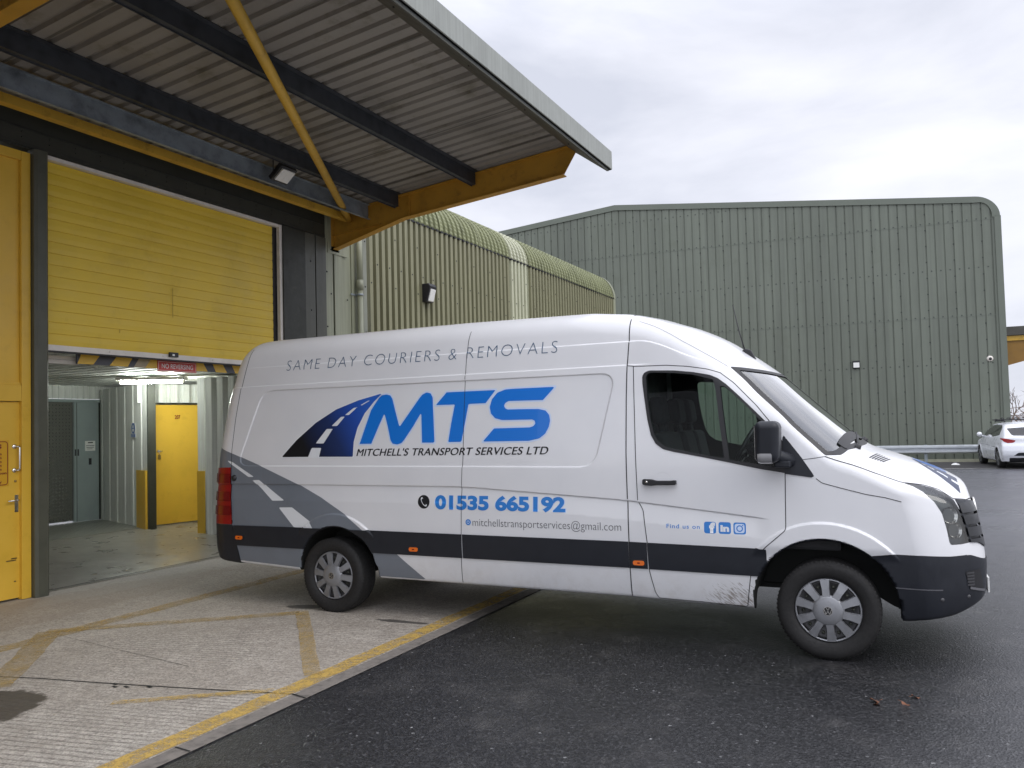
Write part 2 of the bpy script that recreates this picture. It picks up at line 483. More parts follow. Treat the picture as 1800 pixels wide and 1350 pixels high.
def mat_concrete():
    m = NT('brushed_concrete')
    s3 = m.n('ShaderNodeSeparateXYZ'); m.l(m.co, s3.inputs[0]); X, Y = s3.outputs['X'], s3.outputs['Y']
    big = m.noise(.8, 6, .62); mid = m.noise(6, 7, .7); fine = m.noise(70, 5, .75)
    col = m.ramp(big, [(.28, (.40, .35, .29)), (.5, (.54, .49, .425)), (.75, (.62, .58, .51))])
    col = m.mix(m.ramp(mid, [(.35, .6), (.6, 0.)]), col, (.30, .265, .225)); g2 = m.noise(30, 7, .8); col = m.mix(m.ramp(g2, [(.40, .55), (.52, 0.)]), col, (.20, .175, .145))
    col = m.mix(m.ramp(fine, [(.38, .75), (.55, 0.)]), col, (.15, .135, .12))
    # brush grooves run outwards, a little askew; smooth in places
    mp_ = m.n('ShaderNodeMapping'); mp_.inputs['Rotation'].default_value = (0, 0, R(-12)); m.l(m.co, mp_.inputs[0])
    wv = m.n('ShaderNodeTexWave', wave_type='BANDS', bands_direction='Y', wave_profile='SIN')
    wv.inputs['Scale'].default_value = 6.0; wv.inputs['Distortion'].default_value = 1.1; wv.inputs['Detail'].default_value = 3; wv.inputs['Detail Scale'].default_value = 1.4
    m.l(mp_.outputs[0], wv.inputs['Vector'])
    patch = m.ramp(m.noise(.75, 4, .5), [(.40, 0.), (.60, 1.)])
    edge = m.n('ShaderNodeMapRange'); edge.inputs['From Min'].default_value = -6.8; edge.inputs['From Max'].default_value = -4.6; m.l(X, edge.inputs['Value'])
    gm = m.math('MULTIPLY', m.math('MAXIMUM', patch, .22), edge.outputs[0])
    groove = m.math('MULTIPLY', m.math('SUBTRACT', 1., m.ramp(wv.outputs['Fac'], [(.0, 0.), (.42, 1.)])), gm)
    col = m.mix(m.math('MULTIPLY', groove, m.ramp(fine, [(.3, .75), (.65, .25)])), col, (.13, .115, .10))
    # dark oil / water stains with ragged edges
    def blob(cx, cy, rx, ry, c, op, rot=0):
        nonlocal col
        ca, sa = math.cos(rot), math.sin(rot)
        dx = m.math('SUBTRACT', X, cx); dy = m.math('SUBTRACT', Y, cy)
        u = m.math('DIVIDE', m.math('ADD', m.math('MULTIPLY', dx, ca), m.math('MULTIPLY', dy, sa)), rx)
        v = m.math('DIVIDE', m.math('ADD', m.math('MULTIPLY', dx, -sa), m.math('MULTIPLY', dy, ca)), ry)
        d = m.math('ADD', m.math('MULTIPLY', u, u), m.math('MULTIPLY', v, v))
        d = m.math('ADD', d, m.math('MULTIPLY', m.math('SUBTRACT', mid, .5), 1.6))
        k = m.ramp(d, [(.80, op), (1., 0.)])
        col = m.mix(k, col, c)
    blob(-4.78, -3.06, .44, .40, (.055, .045, .033), .93, .3)
    blob(-4.74, -.03, .20, .085, (.045, .042, .037), .85, .3)
    blob(-3.52, -.18, .28, .045, (.06, .055, .05), .9, .05)
    blob(-7.6, .8, .35, 4., (.42, .40, .36), .4)
    blob(-7.2, -2., .6, 3.5, (.25, .20, .15), .35)
    m.set(Base_Color=col, Roughness=m.ramp(mid, [(.3, .62), (.7, .85)]))
    h = m.math('ADD', m.math('MULTIPLY', groove, -1.), m.math('MULTIPLY', fine, .5))
    m.bump(h, .6, .006)
    return m.mat

def mat_worn(name, c, keep, scale=9, soft=.07, top=.93):
    """paint worn through to what lies below it"""
    m = NT(name); n = m.noise(scale, 8, .72); n2 = m.noise(scale*7, 5, .7)
    k = m.math('ADD', m.math('MULTIPLY', n, .6), m.math('MULTIPLY', n2, .4))
    a = m.ramp(k, [(keep-soft, 0.), (keep+soft*.8, top)])
    m.set(Base_Color=m.mix(n2, tuple(x*.75 for x in c), c), Roughness=.75, Alpha=a)
    return m.mat

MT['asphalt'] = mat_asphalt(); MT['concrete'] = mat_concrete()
MT['kerb'] = paint('rough_edge_strip', (.20, .18, .16), .8, .25, 14, dirt=((.08, .075, .07), .6), bump=.5)
MT['bay_floor'] = paint('smooth_grey_floor', (.215, .20, .175), .32, .10, .8)
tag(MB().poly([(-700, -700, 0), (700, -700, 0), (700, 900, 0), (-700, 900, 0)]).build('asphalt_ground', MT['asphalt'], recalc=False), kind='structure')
slab('concrete_apron', -8.05, -14, -3.05, 22, .006, MT['concrete'])
slab('edge_strip', -3.05, -14, -2.925, 22, .0055, MT['kerb'])
slab('bay_floor', -14.6, -5, -7.98, 5.5, .012, MT['bay_floor'])
yl = mat_worn('worn_yellow_line', (.62, .41, .10), .475, 10, .09, .92)
yl2 = mat_worn('faded_yellow_line', (.52, .36, .12), .50, 5, .16, .70)
yl3 = mat_worn('scuffed_yellow_line', (.60, .41, .12), .51, 8, .10, .85)
def stripe(p, q, w, m, z=.011):
    p = Vector((*p, z)); q = Vector((*q, z)); d = (q-p).normalized(); n = Vector((-d.y, d.x, 0))*w/2
    N = max(2, int((q-p).length/.12)); v = []
    for i in range(N+1):
        c = p.lerp(q, i/N); j = .012*math.sin(i*1.7)+.01*math.sin(i*.63)
        v += [c-n*(1+j*6), c+n*(1-j*5)]
    mb = MB(); mb.add(v, [(2*i, 2*i+2, 2*i+3, 2*i+1) for i in range(N)])
    return tag(mb.build('road_marking', m, recalc=False), kind='structure')
stripe((-3.135, -14), (-3.135, 22), .15, yl, .0105)
stripe((-6.02, -3.4), (-6.14, 3.2), .19, yl2, .0108)
stripe((-6.25, -1.62), (-4.60, -.26), .14, yl2, .0112)
stripe((-6.22, -1.60), (-5.05, -2.75), .20, yl2, .0116)
stripe((-4.62, -.20), (-3.2, -1.68), .12, yl2, .0120)
stripe((-3.2, -2.02), (-4.02, -2.62), .08, yl3, .0124)
# joint and repair in the slab
mb = MB()
jp = [(-5.5, -2.63), (-5.0, -2.49), (-4.5, -2.385), (-4.0, -2.27), (-3.55, -2.16), (-3.05, -2.033)]
for (a, b), (c, d) in zip(jp[:-1], jp[1:]):
    n = Vector((-(d-b), c-a)).normalized()*.006
    mb.poly([(a-n.x, b-n.y, .0095), (c-n.x, d-n.y, .0095), (c+n.x, d+n.y, .0095), (a+n.x, b+n.y, .0095)])
for x, y in ((-4.38, -2.36), (-4.33, -2.40), (-4.25, -2.37), (-4.1, -2.31)):
    mb.poly([(x, y, .0098), (x+.05, y-.012, .0098), (x+.06, y+.01, .0098), (x+.01, y+.014, .0098)])
for (a, b), (c, d), hw in (((-6.2, -1.64), (-5.0, -1.78), .0014), ((-5.0, -1.78), (-4.2, -1.87), .002), ((-3.05, -2.036), (-2.925, -2.06), .006), ((-3.05, -2.95), (-2.925, -2.96), .005), ((-3.05, .9), (-2.925, .9), .005)):
    n = Vector((-(d-b), c-a)).normalized()*hw
    mb.poly([(a-n.x, b-n.y, .0097), (c-n.x, d-n.y, .0097), (c+n.x, d+n.y, .0097), (a+n.x, b+n.y, .0097)])
tag(mb.build('slab_joint', MT['dark'], recalc=False), kind='structure')
slab('threshold_joint', -8.06, -.6, -8.035, 3.3, .0135, MT['dark'])
MT['old_tarmac'] = paint('old_dark_tarmac', (.040, .038, .038), .75, .2, 8, dirt=((.07, .065, .06), .5), bump=.5)
MT['kerbstone'] = paint('pale_kerbstone', (.36, .36, .27), .8, .12, 5, dirt=((.2, .21, .12), .4))
a6 = R(6)
def wh(s, t, z=0):            # far warehouse frame: s along its gable, t outwards (towards the camera)
    return Vector((.6+s*math.cos(a6)+t*math.sin(a6), 27.1+s*math.sin(a6)-t*math.cos(a6), z))
tag(MB().poly([wh(-22, 4.9, .004), wh(24, 4.9, .004), wh(24, .55, .004), wh(-22, .55, .004)]).build('tarmac_strip', MT['old_tarmac'], recalc=False), kind='structure')
mb = MB(); mb.extrude([(0, 0), (.14, 0), (.14, .10), (0, .10)], wh(-22, .42), wh(24, .42), wh(0, 1)-wh(0, 0), (0, 0, 1))
tag(mb.build('kerb', MT['kerbstone']), kind='structure')
wl_ = mat_worn('worn_white_line', (.6, .6, .6), .45)
mb = MB(); mb.poly([wh(-.6, 4.7, .008), wh(1.7, 4.55, .008), wh(1.7, 4.45, .008), wh(-.6, 4.6, .008)])
tag(mb.build('bay_marking', wl_, recalc=False), kind='structure')

# ---------------------------------------------------------------- profiled sheet
def sheet(mb, p0, U, V, N, length, height, pitch, prof, mi=0, topfn=None, mi_alt=None):
    """ribbed sheet: along U (horizontal), up V, ribs out along N; prof = [(frac of pitch, depth)...]"""
    p0, U, V, N = Vector(p0), Vector(U), Vector(V), Vector(N)
    a = []; k = 0
    while True:
        done = False
        for f_, d in prof:
            s_ = (k+f_)*pitch
            if s_ >= length: done = True; break
            a.append((s_, d))
        if done: break
        k += 1
    a.append((length, prof[0][1]))
    base = len(mb.v)
    for s_, d in a:
        h = topfn(s_) if topfn else height
        mb.v.append(tuple(p0+U*s_+N*d)); mb.v.append(tuple(p0+U*s_+N*d+V*h))
    for i in range(len(a)-1):
        mb.f.append([base+2*i, base+2*i+2, base+2*i+3, base+2*i+1]); mb.m.append(mi); mb.sm.append(False)

TRAP = [(0, 0), (.44, 0), (.47, .10), (.97, .10)]
PAN = [(0, 0), (.86, 0), (.90, -.03), (.96, -.03)]
def screws(mb, pts, n, mi, r=.016):
    n = Vector(n).normalized(); u = n.orthogonal().normalized(); w = n.cross(u)
    for p in pts:
        p = Vector(p)
        v = [p+(u*math.cos(k*math.pi/3)+w*math.sin(k*math.pi/3))*r for k in range(6)]+[p+n*.010+(u*math.cos(k*math.pi/3)+w*math.sin(k*math.pi/3))*r*.6 for k in range(6)]
        mb.add(v, [(k, (k+1) % 6, 6+(k+1) % 6, 6+k) for k in range(6)]+[(6, 7, 8, 9, 10, 11)], mi)

# ---------------------------------------------------------------- text
def text_mesh(body, bold=0., shear=0., spacing=1.):
    cu = bpy.data.curves.new('lettering', 'FONT'); cu.body = body; cu.offset = bold; cu.shear = shear; cu.space_character = spacing
    cu.resolution_u = 5
    o = bpy.data.objects.new('lettering', cu); COL.objects.link(o)
    dg = bpy.context.evaluated_depsgraph_get(); me = bpy.data.meshes.new_from_object(o.evaluated_get(dg))
    bpy.data.objects.remove(o); bpy.data.curves.remove(cu)
    co = np.empty(len(me.vertices)*3); me.vertices.foreach_get('co', co)
    return me, co.reshape(-1, 3)
_cap = {}
def cap_h(bold=0.):
    if bold not in _cap:
        me, c = text_mesh('H', bold); _cap[bold] = (c[:, 1].min(), c[:, 1].max()); bpy.data.meshes.remove(me)
    return _cap[bold]
def text_fit(body, u0, u1, base, cap, bold=0., shear=0., spacing=1.):
    """mesh with x spanning u0..u1, baseline at base, capitals of height cap"""
    me, c = text_mesh(body, bold, shear, spacing); y0, y1 = cap_h(bold)
    a, b = c[:, 0].min(), c[:, 0].max()
    c[:, 0] = u0+(c[:, 0]-a)/(b-a)*(u1-u0); c[:, 1] = base+(c[:, 1]-y0)/(y1-y0)*cap; c[:, 2] = 0
    me.vertices.foreach_set('co', c.ravel()); me.update()
    return me
def flat_text(name, body, u0, u1, base, cap, P0, U, V, N, m, parent, off=.003, **k):
    """lettering lying on a plane"""
    me = text_fit(body, u0, u1, base, cap, **k)
    P0, U, V, N = Vector(P0), Vector(U).normalized(), Vector(V).normalized(), Vector(N).normalized()
    for v in me.vertices: v.co = P0+U*v.co.x+V*v.co.y+N*off
    me.materials.clear(); me.materials.append(m); me.name = name
    o = bpy.data.objects.new(name, me); COL.objects.link(o)
    if parent: o.parent = parent
    return o
# ---------------------------------------------------------------- loading bay building (wall plane x = -7.87, faces +x)
XW = -7.87
bay = thing('loading_bay_building', 'dark clad loading bay building with yellow roller shutter half raised over its entrance', 'building', (XW, 0, 0))
def W(p): return (p[0]-XW, p[1], p[2])
class WB(MB):       # a builder in the bay's own frame, fed with world numbers
    def done(s, name, m, parent=bay, **k):
        s.v = [W(p) for p in s.v]; return s.build(name, m, parent, **k)
mb = WB(); mb.box((-8.0, -14, 4.845), (XW, 4.07, 6.4)); mb.box((-8.0, -14, 0), (XW, -2.72, 4.845))
mb.box((XW, -14, 5.055), (XW+.012, 4.05, 5.075), 1); mb.box((XW, -14, 4.86), (XW+.02, 4.05, 4.90), 1)
screws(mb, [(XW, y, z) for z in (4.96, 5.02) for y in np.arange(-2.4, 4, .31)], (1, 0, 0), 1, .009)
mb.done('front_wall', [MT['fascia'], MT['dark_steel']])
mb = WB(); mb.extrude([(-.05, -.078), (.06, -.078), (.085, -.05), (.085, .05), (.06, .078), (-.05, .078)], (XW, -.678, 0.006), (XW, -.678, 4.842), (1, 0, 0), (0, 1, 0))
mb.done('door_post', paint('green_grey_post', (.075, .077, .056), .45, .12, 4, dirt=((.04, .04, .03), .4)))
# roller shutter
mb = WB(); zz = 2.735; H = (4.80-2.735)/16
prof = []
for i in range(16):
    z0 = 2.735+i*H
    prof += [(.0, z0), (.007, z0+.004), (.0105, z0+H*.45), (.008, z0+H*.95), (.0, z0+H*.975)]
v = [(-7.94+a, y, z) for y in (-.6, 2.94) for a, z in prof]; n = len(prof)
mb.add(v, [(i, i+1, n+i+1, n+i) for i in range(n-1)])
for y, z0, z1 in ((1.12, 3.22, 3.6), (.35, 2.95, 2.99)):
    mb.box((-7.918, y, z0), (-7.9155, y+.008, z1), 1)
sh = mb.done('roller_shutter', [MT['yellow_slat'], paint('scuff', (.45, .30, .03), .6)])
mb = WB(); mb.box((-7.955, -.6, 2.672), (-7.895, 2.94, 2.735)); screws(mb, [(-7.895, y, 2.705) for y in (.2, .95, 1.75, 2.5)], (1, 0, 0), 0, .008)
mb.box((-7.95, -.6, 2.655), (-7.90, 2.94, 2.672), 1); mb.done('bottom_rail', [MT['white_trim'], MT['black']], sh); bpy.context.view_layer.update()
mb = WB(); mb.box((-7.96, -.6, 4.80), (-7.87, 3.02, 4.842)); mb.box((-7.92, 3.02, .008), (-7.862, 3.075, 4.84)); mb.box((-7.96, 2.94, .008), (-7.93, 3.02, 4.80), 1)
mb.done('shutter_guide', [MT['white_trim'], MT['black']])
mb = WB(); mb.box((-8.0, 3.077, .004), (-7.84, 3.57, 4.842)); mb.done('column', MT['dark_steel'], bevel=.006)
mb = WB(); mb.box((-8.0, 3.572, .004), (-7.85, 3.80, 4.842)); mb.box((-8.0, 3.83, .004), (-7.855, 4.07, 4.842)); mb.box((-8.0, 3.80, .004), (-7.9, 3.83, 4.842), 1)
screws(mb, [(-7.85, 3.70, z) for z in (1.2, 2.0, 2.8, 3.62, 4.4)], (1, 0, 0), 1)
mb.done('corner_flashing', [paint('grey_flashing', (.085, .087, .07), .4, .08, 3, streak=True), MT['black']])
# yellow entrance door, frame and overpanel
mb = WB(); mb.box((-7.93, -2.0, 0.03), (-7.90, -.86, 2.095))
mb.v += []
for k, (y, z, w) in enumerate(((-1.00, .42, .10), (-.95, .44, .06), (-.92, .20, .02))):
    mb.box((-7.8995, y, z), (-7.8975, y+w, z+.012), 1)
ed = mb.done('entrance_door', [MT['yellow_door'], MT['brass']], bevel=0)
mb = WB(); mb.box((-7.94, -.86, .01), (-7.858, -.762, 4.80)); mb.box((-7.94, -2.1, 2.10), (-7.86, -.862, 2.27)); mb.box((-7.94, -2.1, .01), (-7.86, -2.0, 4.8)); mb.box((-7.94, -2.0, 4.70), (-7.86, -.862, 4.80))
mb.box((-7.90, -2.0, 2.27), (-7.872, -.862, 2.30)); mb.done('door_frame', MT['yellow_door'], bevel=.004)
mb = WB(); mb.box((-7.94, -2.0, 2.272), (-7.90, -.863, 4.70)); mb.done('over_panel', MT['yellow_door'])
mb = WB(); mb.box((-7.98, -2.72, .0), (-7.90, -2.1, 4.845)); mb.done('side_panel', MT['fascia'])
mb = WB(); hy = -.915
for z in (1.62, 1.37):
    mb.lathe([(.0, .012), (.02, .012), (.026, .004), (.026, 0)], (-7.90, hy, z), (1, 0, 0), 20)
    mb.lathe([(.0, .0), (.009, .0), (.009, .05), (0, .05)], (-7.90, hy+.004, z), (1, .45, 0), 10)
mb.tube([(-7.856, hy+.024, 1.63), (-7.85, hy+.027, 1.6), (-7.85, hy+.027, 1.39), (-7.856, hy+.024, 1.36)], .0095, 10); mb.done('pull_handle', MT['chrome'], ed)
mb = WB(); mb.box((-7.90, -.915, .93), (-7.893, -.875, 1.11)); mb.tube([(-7.90, -.895, 1.055), (-7.855, -.895, 1.055), (-7.85, -.91, 1.055), (-7.85, -1.01, 1.052)], .009, 10); mb.done('lever_handle', MT['chrome'], ed)
mb = WB(); mb.lathe([(0, .008), (.012, .008), (.013, 0)], (-7.90, -.905, 1.255), (1, 0, 0), 14); mb.done('lock', MT['brass'], ed)
# upper void, ceiling and liner of the bay
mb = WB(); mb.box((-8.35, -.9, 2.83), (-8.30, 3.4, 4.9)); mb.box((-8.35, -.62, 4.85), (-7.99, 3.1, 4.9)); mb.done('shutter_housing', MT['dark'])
mb = WB(); v = []
sheet(mb, (-14.6, -5, 2.83), (0, 1, 0), (1, 0, 0), (0, 0, -1), 10.6, 6.3, .3, TRAP); mb.done('bay_ceiling', MT['white_wall'])
for a_, b_ in (((-14.6, -5.1, 0), (-8.0, -5.0, 2.9)), ((-8.1, -5, 0), (-8.0, -2.72, 2.9)), ((-8.12, -2.72, 0), (-8.0, -.62, 2.9)), ((-14.6, 5.5, 0), (-8.0, 5.6, 2.9)), ((-8.12, 3.72, 0), (-8.0, 5.5, 2.9))):
    mb = WB(); mb.box(a_, b_); mb.done('liner_wall', MT['white_wall'])
mb = WB(); sheet(mb, (-14.40, -5, 2.47), (0, 1, 0), (0, 0, 1), (1, 0, 0), 10.3, .36, .13, [(0, 0), (.55, 0), (.65, -.02), (.9, -.02)]); mb.box((-14.6, -5, 0), (-14.45, 2.1, 2.47)); mb.done('rear_liner', MT['white_wall'])

# goods lift at the back
lift = thing('goods_lift', 'grey goods lift with chequer plate door at the back of the bay', 'lift', (-14.36, 3.4, 0.012))
def LB(p): return (p[0]+14.36, p[1]-3.4, p[2]-.012)
def ldone(mb, name, m, parent=lift, **k):
    mb.v = [LB(p) for p in mb.v]; return mb.build(name, m, parent, **k)
def diamonds(mb, P0, U, V, N, nu, nv, pu, pv, mi=0, h=.004):
    P0, U, V, N = Vector(P0), Vector(U), Vector(V), Vector(N)
    for i in range(nu):
        for j in range(nv):
            c = P0+U*((i+.5)*pu)+V*((j+.5)*pv); s_ = 1 if (i+j) % 2 else -1
            a = (U+V*s_).normalized()*pu*.44; b = (U-V*s_).normalized()*pu*.14
            mb.add([c-a, c-b, c+a, c+b, c+N*h], [(0, 1, 4), (1, 2, 4), (2, 3, 4), (3, 0, 4)], mi)
steel = plain('chequer_plate_steel', (.30, .30, .28), .22, .8)
mb = MB(); mb.box((-14.40, 2.35, .05), (-14.37, 4.10, 2.40)); diamonds(mb, (-14.37, 2.36, .06), (0, 1, 0), (0, 0, 1), (1, 0, 0), 25, 34, .068, .068, 0, .016); ldone(mb, 'lift_door', steel)
mb = MB(); mb.box((-14.40, 4.10, .02), (-14.335, 4.15, 2.42)); mb.box((-14.40, 2.2, 2.40), (-14.30, 4.64, 2.46)); mb.box((-14.40, 4.64, .02), (-14.30, 4.76, 2.46), 1); mb.box((-14.40, 2.2, .012), (-14.30, 2.35, 2.40)); mb.box((-14.36, 4.152, .02), (-14.35, 4.172, 2.38), 1)
ldone(mb, 'frame', [MT['lift_grey'], MT['dark_steel']])
mb = MB(); mb.box((-14.40, 4.172, .02), (-14.345, 4.64, 2.40)); ldone(mb, 'control_panel', MT['lift_grey'])
mb = MB(); mb.box((-14.345, 4.42, 1.14), (-14.33, 4.47, 1.27)); ldone(mb, 'call_button', MT['black'])
mb = MB(); mb.box((-14.335, 4.115, 1.33), (-14.325, 4.135, 1.46)); mb.box((-14.345, 4.18, 1.33), (-14.33, 4.2, 1.46)); ldone(mb, 'latch', MT['black'])
pn = MB(); pn.box((-14.3445, 4.34, 1.42), (-14.342, 4.56, 1.62))
for z, y0, y1, hh in ((1.575, 4.40, 4.51, .022), (1.52, 4.36, 4.54, .01), (1.485, 4.37, 4.53, .01), (1.455, 4.38, 4.50, .008)): pn.box((-14.342, y0, z), (-14.3415, y1, z+hh), 1)
tag(pn.build('paper_notice', [MT['white_ink'], MT['dark_ink']]), 'white paper notice stuck on the grey lift control panel', 'notice')
mb = MB(); mb.box((-14.33, 1.2, .013), (-12.1, 4.6, .019)); diamonds(mb, (-14.3, 2.4, .019), (1, 0, 0), (0, 1, 0), (0, 0, 1), 36, 30, .06, .06, 0, .004)
tag(mb.build('chequer_plate', plain('floor_plate_steel', (.30, .30, .27), .38, .6)), 'worn chequer plate sheet laid on the floor before the lift', 'floor plate')

# partitions inside
def wallframe(A, B): 
    A = Vector((*A, 0)); B = Vector((*B, 0)); U = (B-A).normalized(); N = Vector((U.y, -U.x, 0)); return A, U, N, (B-A).length
def PT(A, U, N, u, n, z): return A+U*u+N*n+Vector((0, 0, z))
A, U, N, L = wallframe((-14.33, 4.66), (-11.80, 3.80))
LIN = [(0, 0), (.30, 0), (.34, -.03), (.42, -.03), (.46, 0)]
pw = thing('partition_wall', 'white ribbed partition wall with blue safety sign beside the goods lift', 'wall', A, math.atan2(U.y, U.x))
mb = MB(); sheet(mb, (0, 0, .012), (1, 0, 0), (0, 0, 1), (0, -1, 0), L-.12, 2.65, .44, LIN); mb.box((L-.12, -.01, .012), (L, .12, 2.66)); mb.box((0, .05, .012), (L-.12, .09, 2.66)); mb.build('cladding', MT['white_wall'], pw)
mb = MB(); mb.box((L-.45, -.055, .014), (L+.004, -.043, 1.07)); mb.box((L+.001, -.05, .014), (L+.012, .12, 1.07)); mb.build('kick_plate', MT['yellow_door'], pw)
mb = MB(); mb.box((L+.013, -.02, .012), (L+.06, .12, 2.68)); mb.build('dark_post', MT['dark_steel'], pw)
sg = thing('safety_sign', 'small blue mandatory sign on white partition wall beside the lift', 'sign', A+U*1.975+Vector((0, 0, 1.8)), math.atan2(U.y, U.x))
mb = MB(); mb.box((-.13, -.016, -.135), (.13, -.012, .14)); mb.build('plate', MT['white_ink'], sg)
mb = MB(); mb.lathe([(0, 0), (.10, 0)], (0, -.018, .045), (0, -1, 0), 28); mb.box((-.11, -.018, -.125), (.11, -.0165, -.06)); mb.build('blue_face', MT['blue_sign'], sg)
mb = MB(); mb.lathe([(0, 0), (.032, 0)], (0, -.02, .072), (0, -1, 0), 18); mb.box((-.045, -.021, -.02), (.045, -.0195, .03)); mb.box((-.085, -.021, -.083), (.085, -.0195, -.075)); mb.box((-.085, -.021, -.108), (.06, -.0195, -.1)); mb.build('pictogram', MT['white_ink'], sg)
A, U, N, L = wallframe((-12.08, 4.16), (-11.76, 5.55)); az = math.atan2(U.y, U.x)
pd = thing('store_partition', 'white ribbed partition holding the yellow store door numbered 207', 'wall', A, az)
mb = MB(); sheet(mb, (-.3, .02, 2.31), (1, 0, 0), (0, 0, 1), (0, -1, 0), L+.3, .35, .24, TRAP); sheet(mb, (.95, .02, .012), (1, 0, 0), (0, 0, 1), (0, -1, 0), L-.95, 2.3, .24, TRAP); mb.build('cladding', MT['white_wall'], pd)
mb = MB(); mb.box((-.08, -.03, .012), (-.005, .06, 2.67)); mb.box((-.005, -.03, 2.275), (.95, .05, 2.308)); mb.box((.895, -.03, .012), (.95, .05, 2.275)); mb.build('door_frame', MT['dark_steel'], pd)
mb = MB(); mb.box((0, -.012, .03), (.89, .04, 2.27)); dd = mb.build('store_door', MT['yellow_door'], pd, bevel=.003)
flat_text('door_number', '207', .39, .50, 2.0, .075, (0, -.013, 0), (1, 0, 0), (0, 0, 1), (0, -1, 0), MT['maroon_ink'], dd, bold=.03)
mb = MB(); mb.tube([(.03, -.03, 1.40), (.14, -.03, 1.40)], .008, 8); mb.box((.05, -.03, 1.38), (.09, -.012, 1.42)); mb.tube([(.075, -.035, 1.37), (.075, -.035, 1.33)], .006, 8); mb.box((.055, -.045, 1.25), (.10, -.02, 1.33), 1); mb.build('bolt', [MT['chrome'], MT['brass']], dd)
pb = thing('bay_side_wall', 'white ribbed side wall with yellow kick plate at its end, behind the van', 'wall', (-10.38, 3.7, .012))
mb = MB(); sheet(mb, (.16, 0, 0), (1, 0, 0), (0, 0, 1), (0, -1, 0), 2.1, 2.65, .26, TRAP); mb.box((.16, .02, 0), (2.26, .06, 2.65)); mb.box((0, -.03, 0), (.16, 1.7, 2.65)); mb.build('cladding', MT['white_wall'], pb)
mb = MB(); mb.box((-.012, -.045, 0.002), (.17, -.031, 1.06)); mb.box((-.012, -.031, .002), (-.001, 1.5, 1.06)); mb.build('kick_plate', MT['yellow_door'], pb)
mb = MB(); mb.box((.69, -.06, 1.33), (.78, -.036, 1.47)); mb.box((.715, -.066, 1.36), (.755, -.06, 1.40), 1); tag(mb.build('wall_switch', [MT['white_ink'], MT['black']]), 'small white switch box on the ribbed side wall behind the van', 'switch').location = (-10.38, 3.7, .012)

# fluorescent lamp, its gear and other ceiling fittings
fl = thing('fluorescent_lamp', 'lit fluorescent strip lamp hanging below the bay ceiling', 'lamp', (-11.6, 3.11, 2.62), math.atan2(.57, .83))
mb = MB(); mb.tube([(.0, 0, 0), (1.02, 0, 0)], .017, 12); mb.build('tube', glow('lit_tube', (.93, 1., .92), 260), fl)
mb = MB(); mb.box((-.06, -.10, .035), (1.08, .10, .085)); mb.box((-.03, -.02, -.015), (0, .02, .035)); mb.box((1.02, -.02, -.015), (1.05, .02, .035)); mb.tube([(.15, 0, .09), (.15, 0, .2)], .006, 6); mb.tube([(.9, 0, .09), (.9, 0, .2)], .006, 6); mb.build('fitting', MT['white_trim'], fl)  # fitting widened to keep the tube's light off the ceiling
mb = MB(); mb.box((-8.28, -.50, 2.555), (-8.17, .02, 2.645)); mb.box((-8.168, -.50, 2.60), (-8.164, .0, 2.606), 1); tag(mb.build('cable_trunking', [MT['white_trim'], MT['dark']], bevel=.005), 'white cable trunking box under the shutter at the post', 'trunking')
for i, (x, y, lab) in enumerate(((-10.9, .95, 'small white ceiling sensor nearer the lift, left of the other'), (-10.2, 1.65, 'small white ceiling sensor between the other one and the lamp'))):
    s_ = thing('ceiling_sensor', lab, 'sensor', (x, y, 2.79)); mb = MB(); mb.lathe([(0, -.05), (.03, -.05), (.055, -.02), (.06, 0)], (0, 0, 0), (0, 0, 1), 16); mb.build('housing', MT['white_trim'], s_); mb = MB(); mb.box((-.02, -.02, -.085), (.02, .02, -.05)); mb.build('lens', MT['lens'], s_)

# striped height board with its sign
hb = thing('height_board', 'yellow and black striped height warning board hung under the shutter', 'barrier', (-8.08, 0, 0))
fy = lambda q: -.09+(q/3.6-131)*.00854
mb = MB(); zt_, zb_ = 2.700, 2.560
mb.box((-.03, fy(475), zb_), (0, 2.62, zt_), 1)
for b0, b1, t0, t1 in ((475, 560, 500, 605), (650, 755, 700, 790), (860, 935, 905, 935), (1195, 1280, 1195, 1240), (1340, 1425, 1310, 1385), (1490, 1560, 1455, 1540)):
    mb.poly([(.002, fy(b0), zb_), (.002, fy(b1), zb_), (.002, fy(t1), zt_), (.002, fy(t0), zt_)], 0)
mb.poly([(.002, fy(790), zb_), (.002, fy(860), zb_), (.002, fy(905), zt_), (.002, fy(830), zt_)], 2)
mb.build('striped_panel', [MT['hazard_y'], MT['hazard_k'], paint('faded_hazard', (.42, .34, .22), .35)], hb, recalc=False)
for y in (.3, 2.1):
    mb = MB(); mb.tube([(-.015, y, 2.70), (-.015, y, 2.83)], .006, 6); mb.build('hanger', MT['dark_steel'], hb)
ns = thing('no_reversing_sign', 'red sign reading NO REVERSING on the striped board', 'sign', (-8.075, 0, 0))
mb = MB(); mb.box((0, fy(935), 2.53), (.006, fy(1195), 2.665)); mb.build('plate', MT['red_sign'], ns)
mb = MB()
for q in ((fy(935)+.01, 2.540, fy(1195)-.01, 2.544), (fy(935)+.01, 2.651, fy(1195)-.01, 2.655), (fy(935)+.01, 2.544, fy(935)+.014, 2.651), (fy(1195)-.014, 2.544, fy(1195)-.01, 2.651)): mb.box((.006, q[0], q[1]), (.0075, q[2], q[3]))
mb.build('border', MT['white_ink'], ns)
flat_text('lettering', 'NO REVERSING', fy(935)+.06, fy(1195)-.06, 2.568, .060, (.0065, 0, 0), (0, 1, 0), (0, 0, 1), (1, 0, 0), MT['white_ink'], ns, bold=.005)
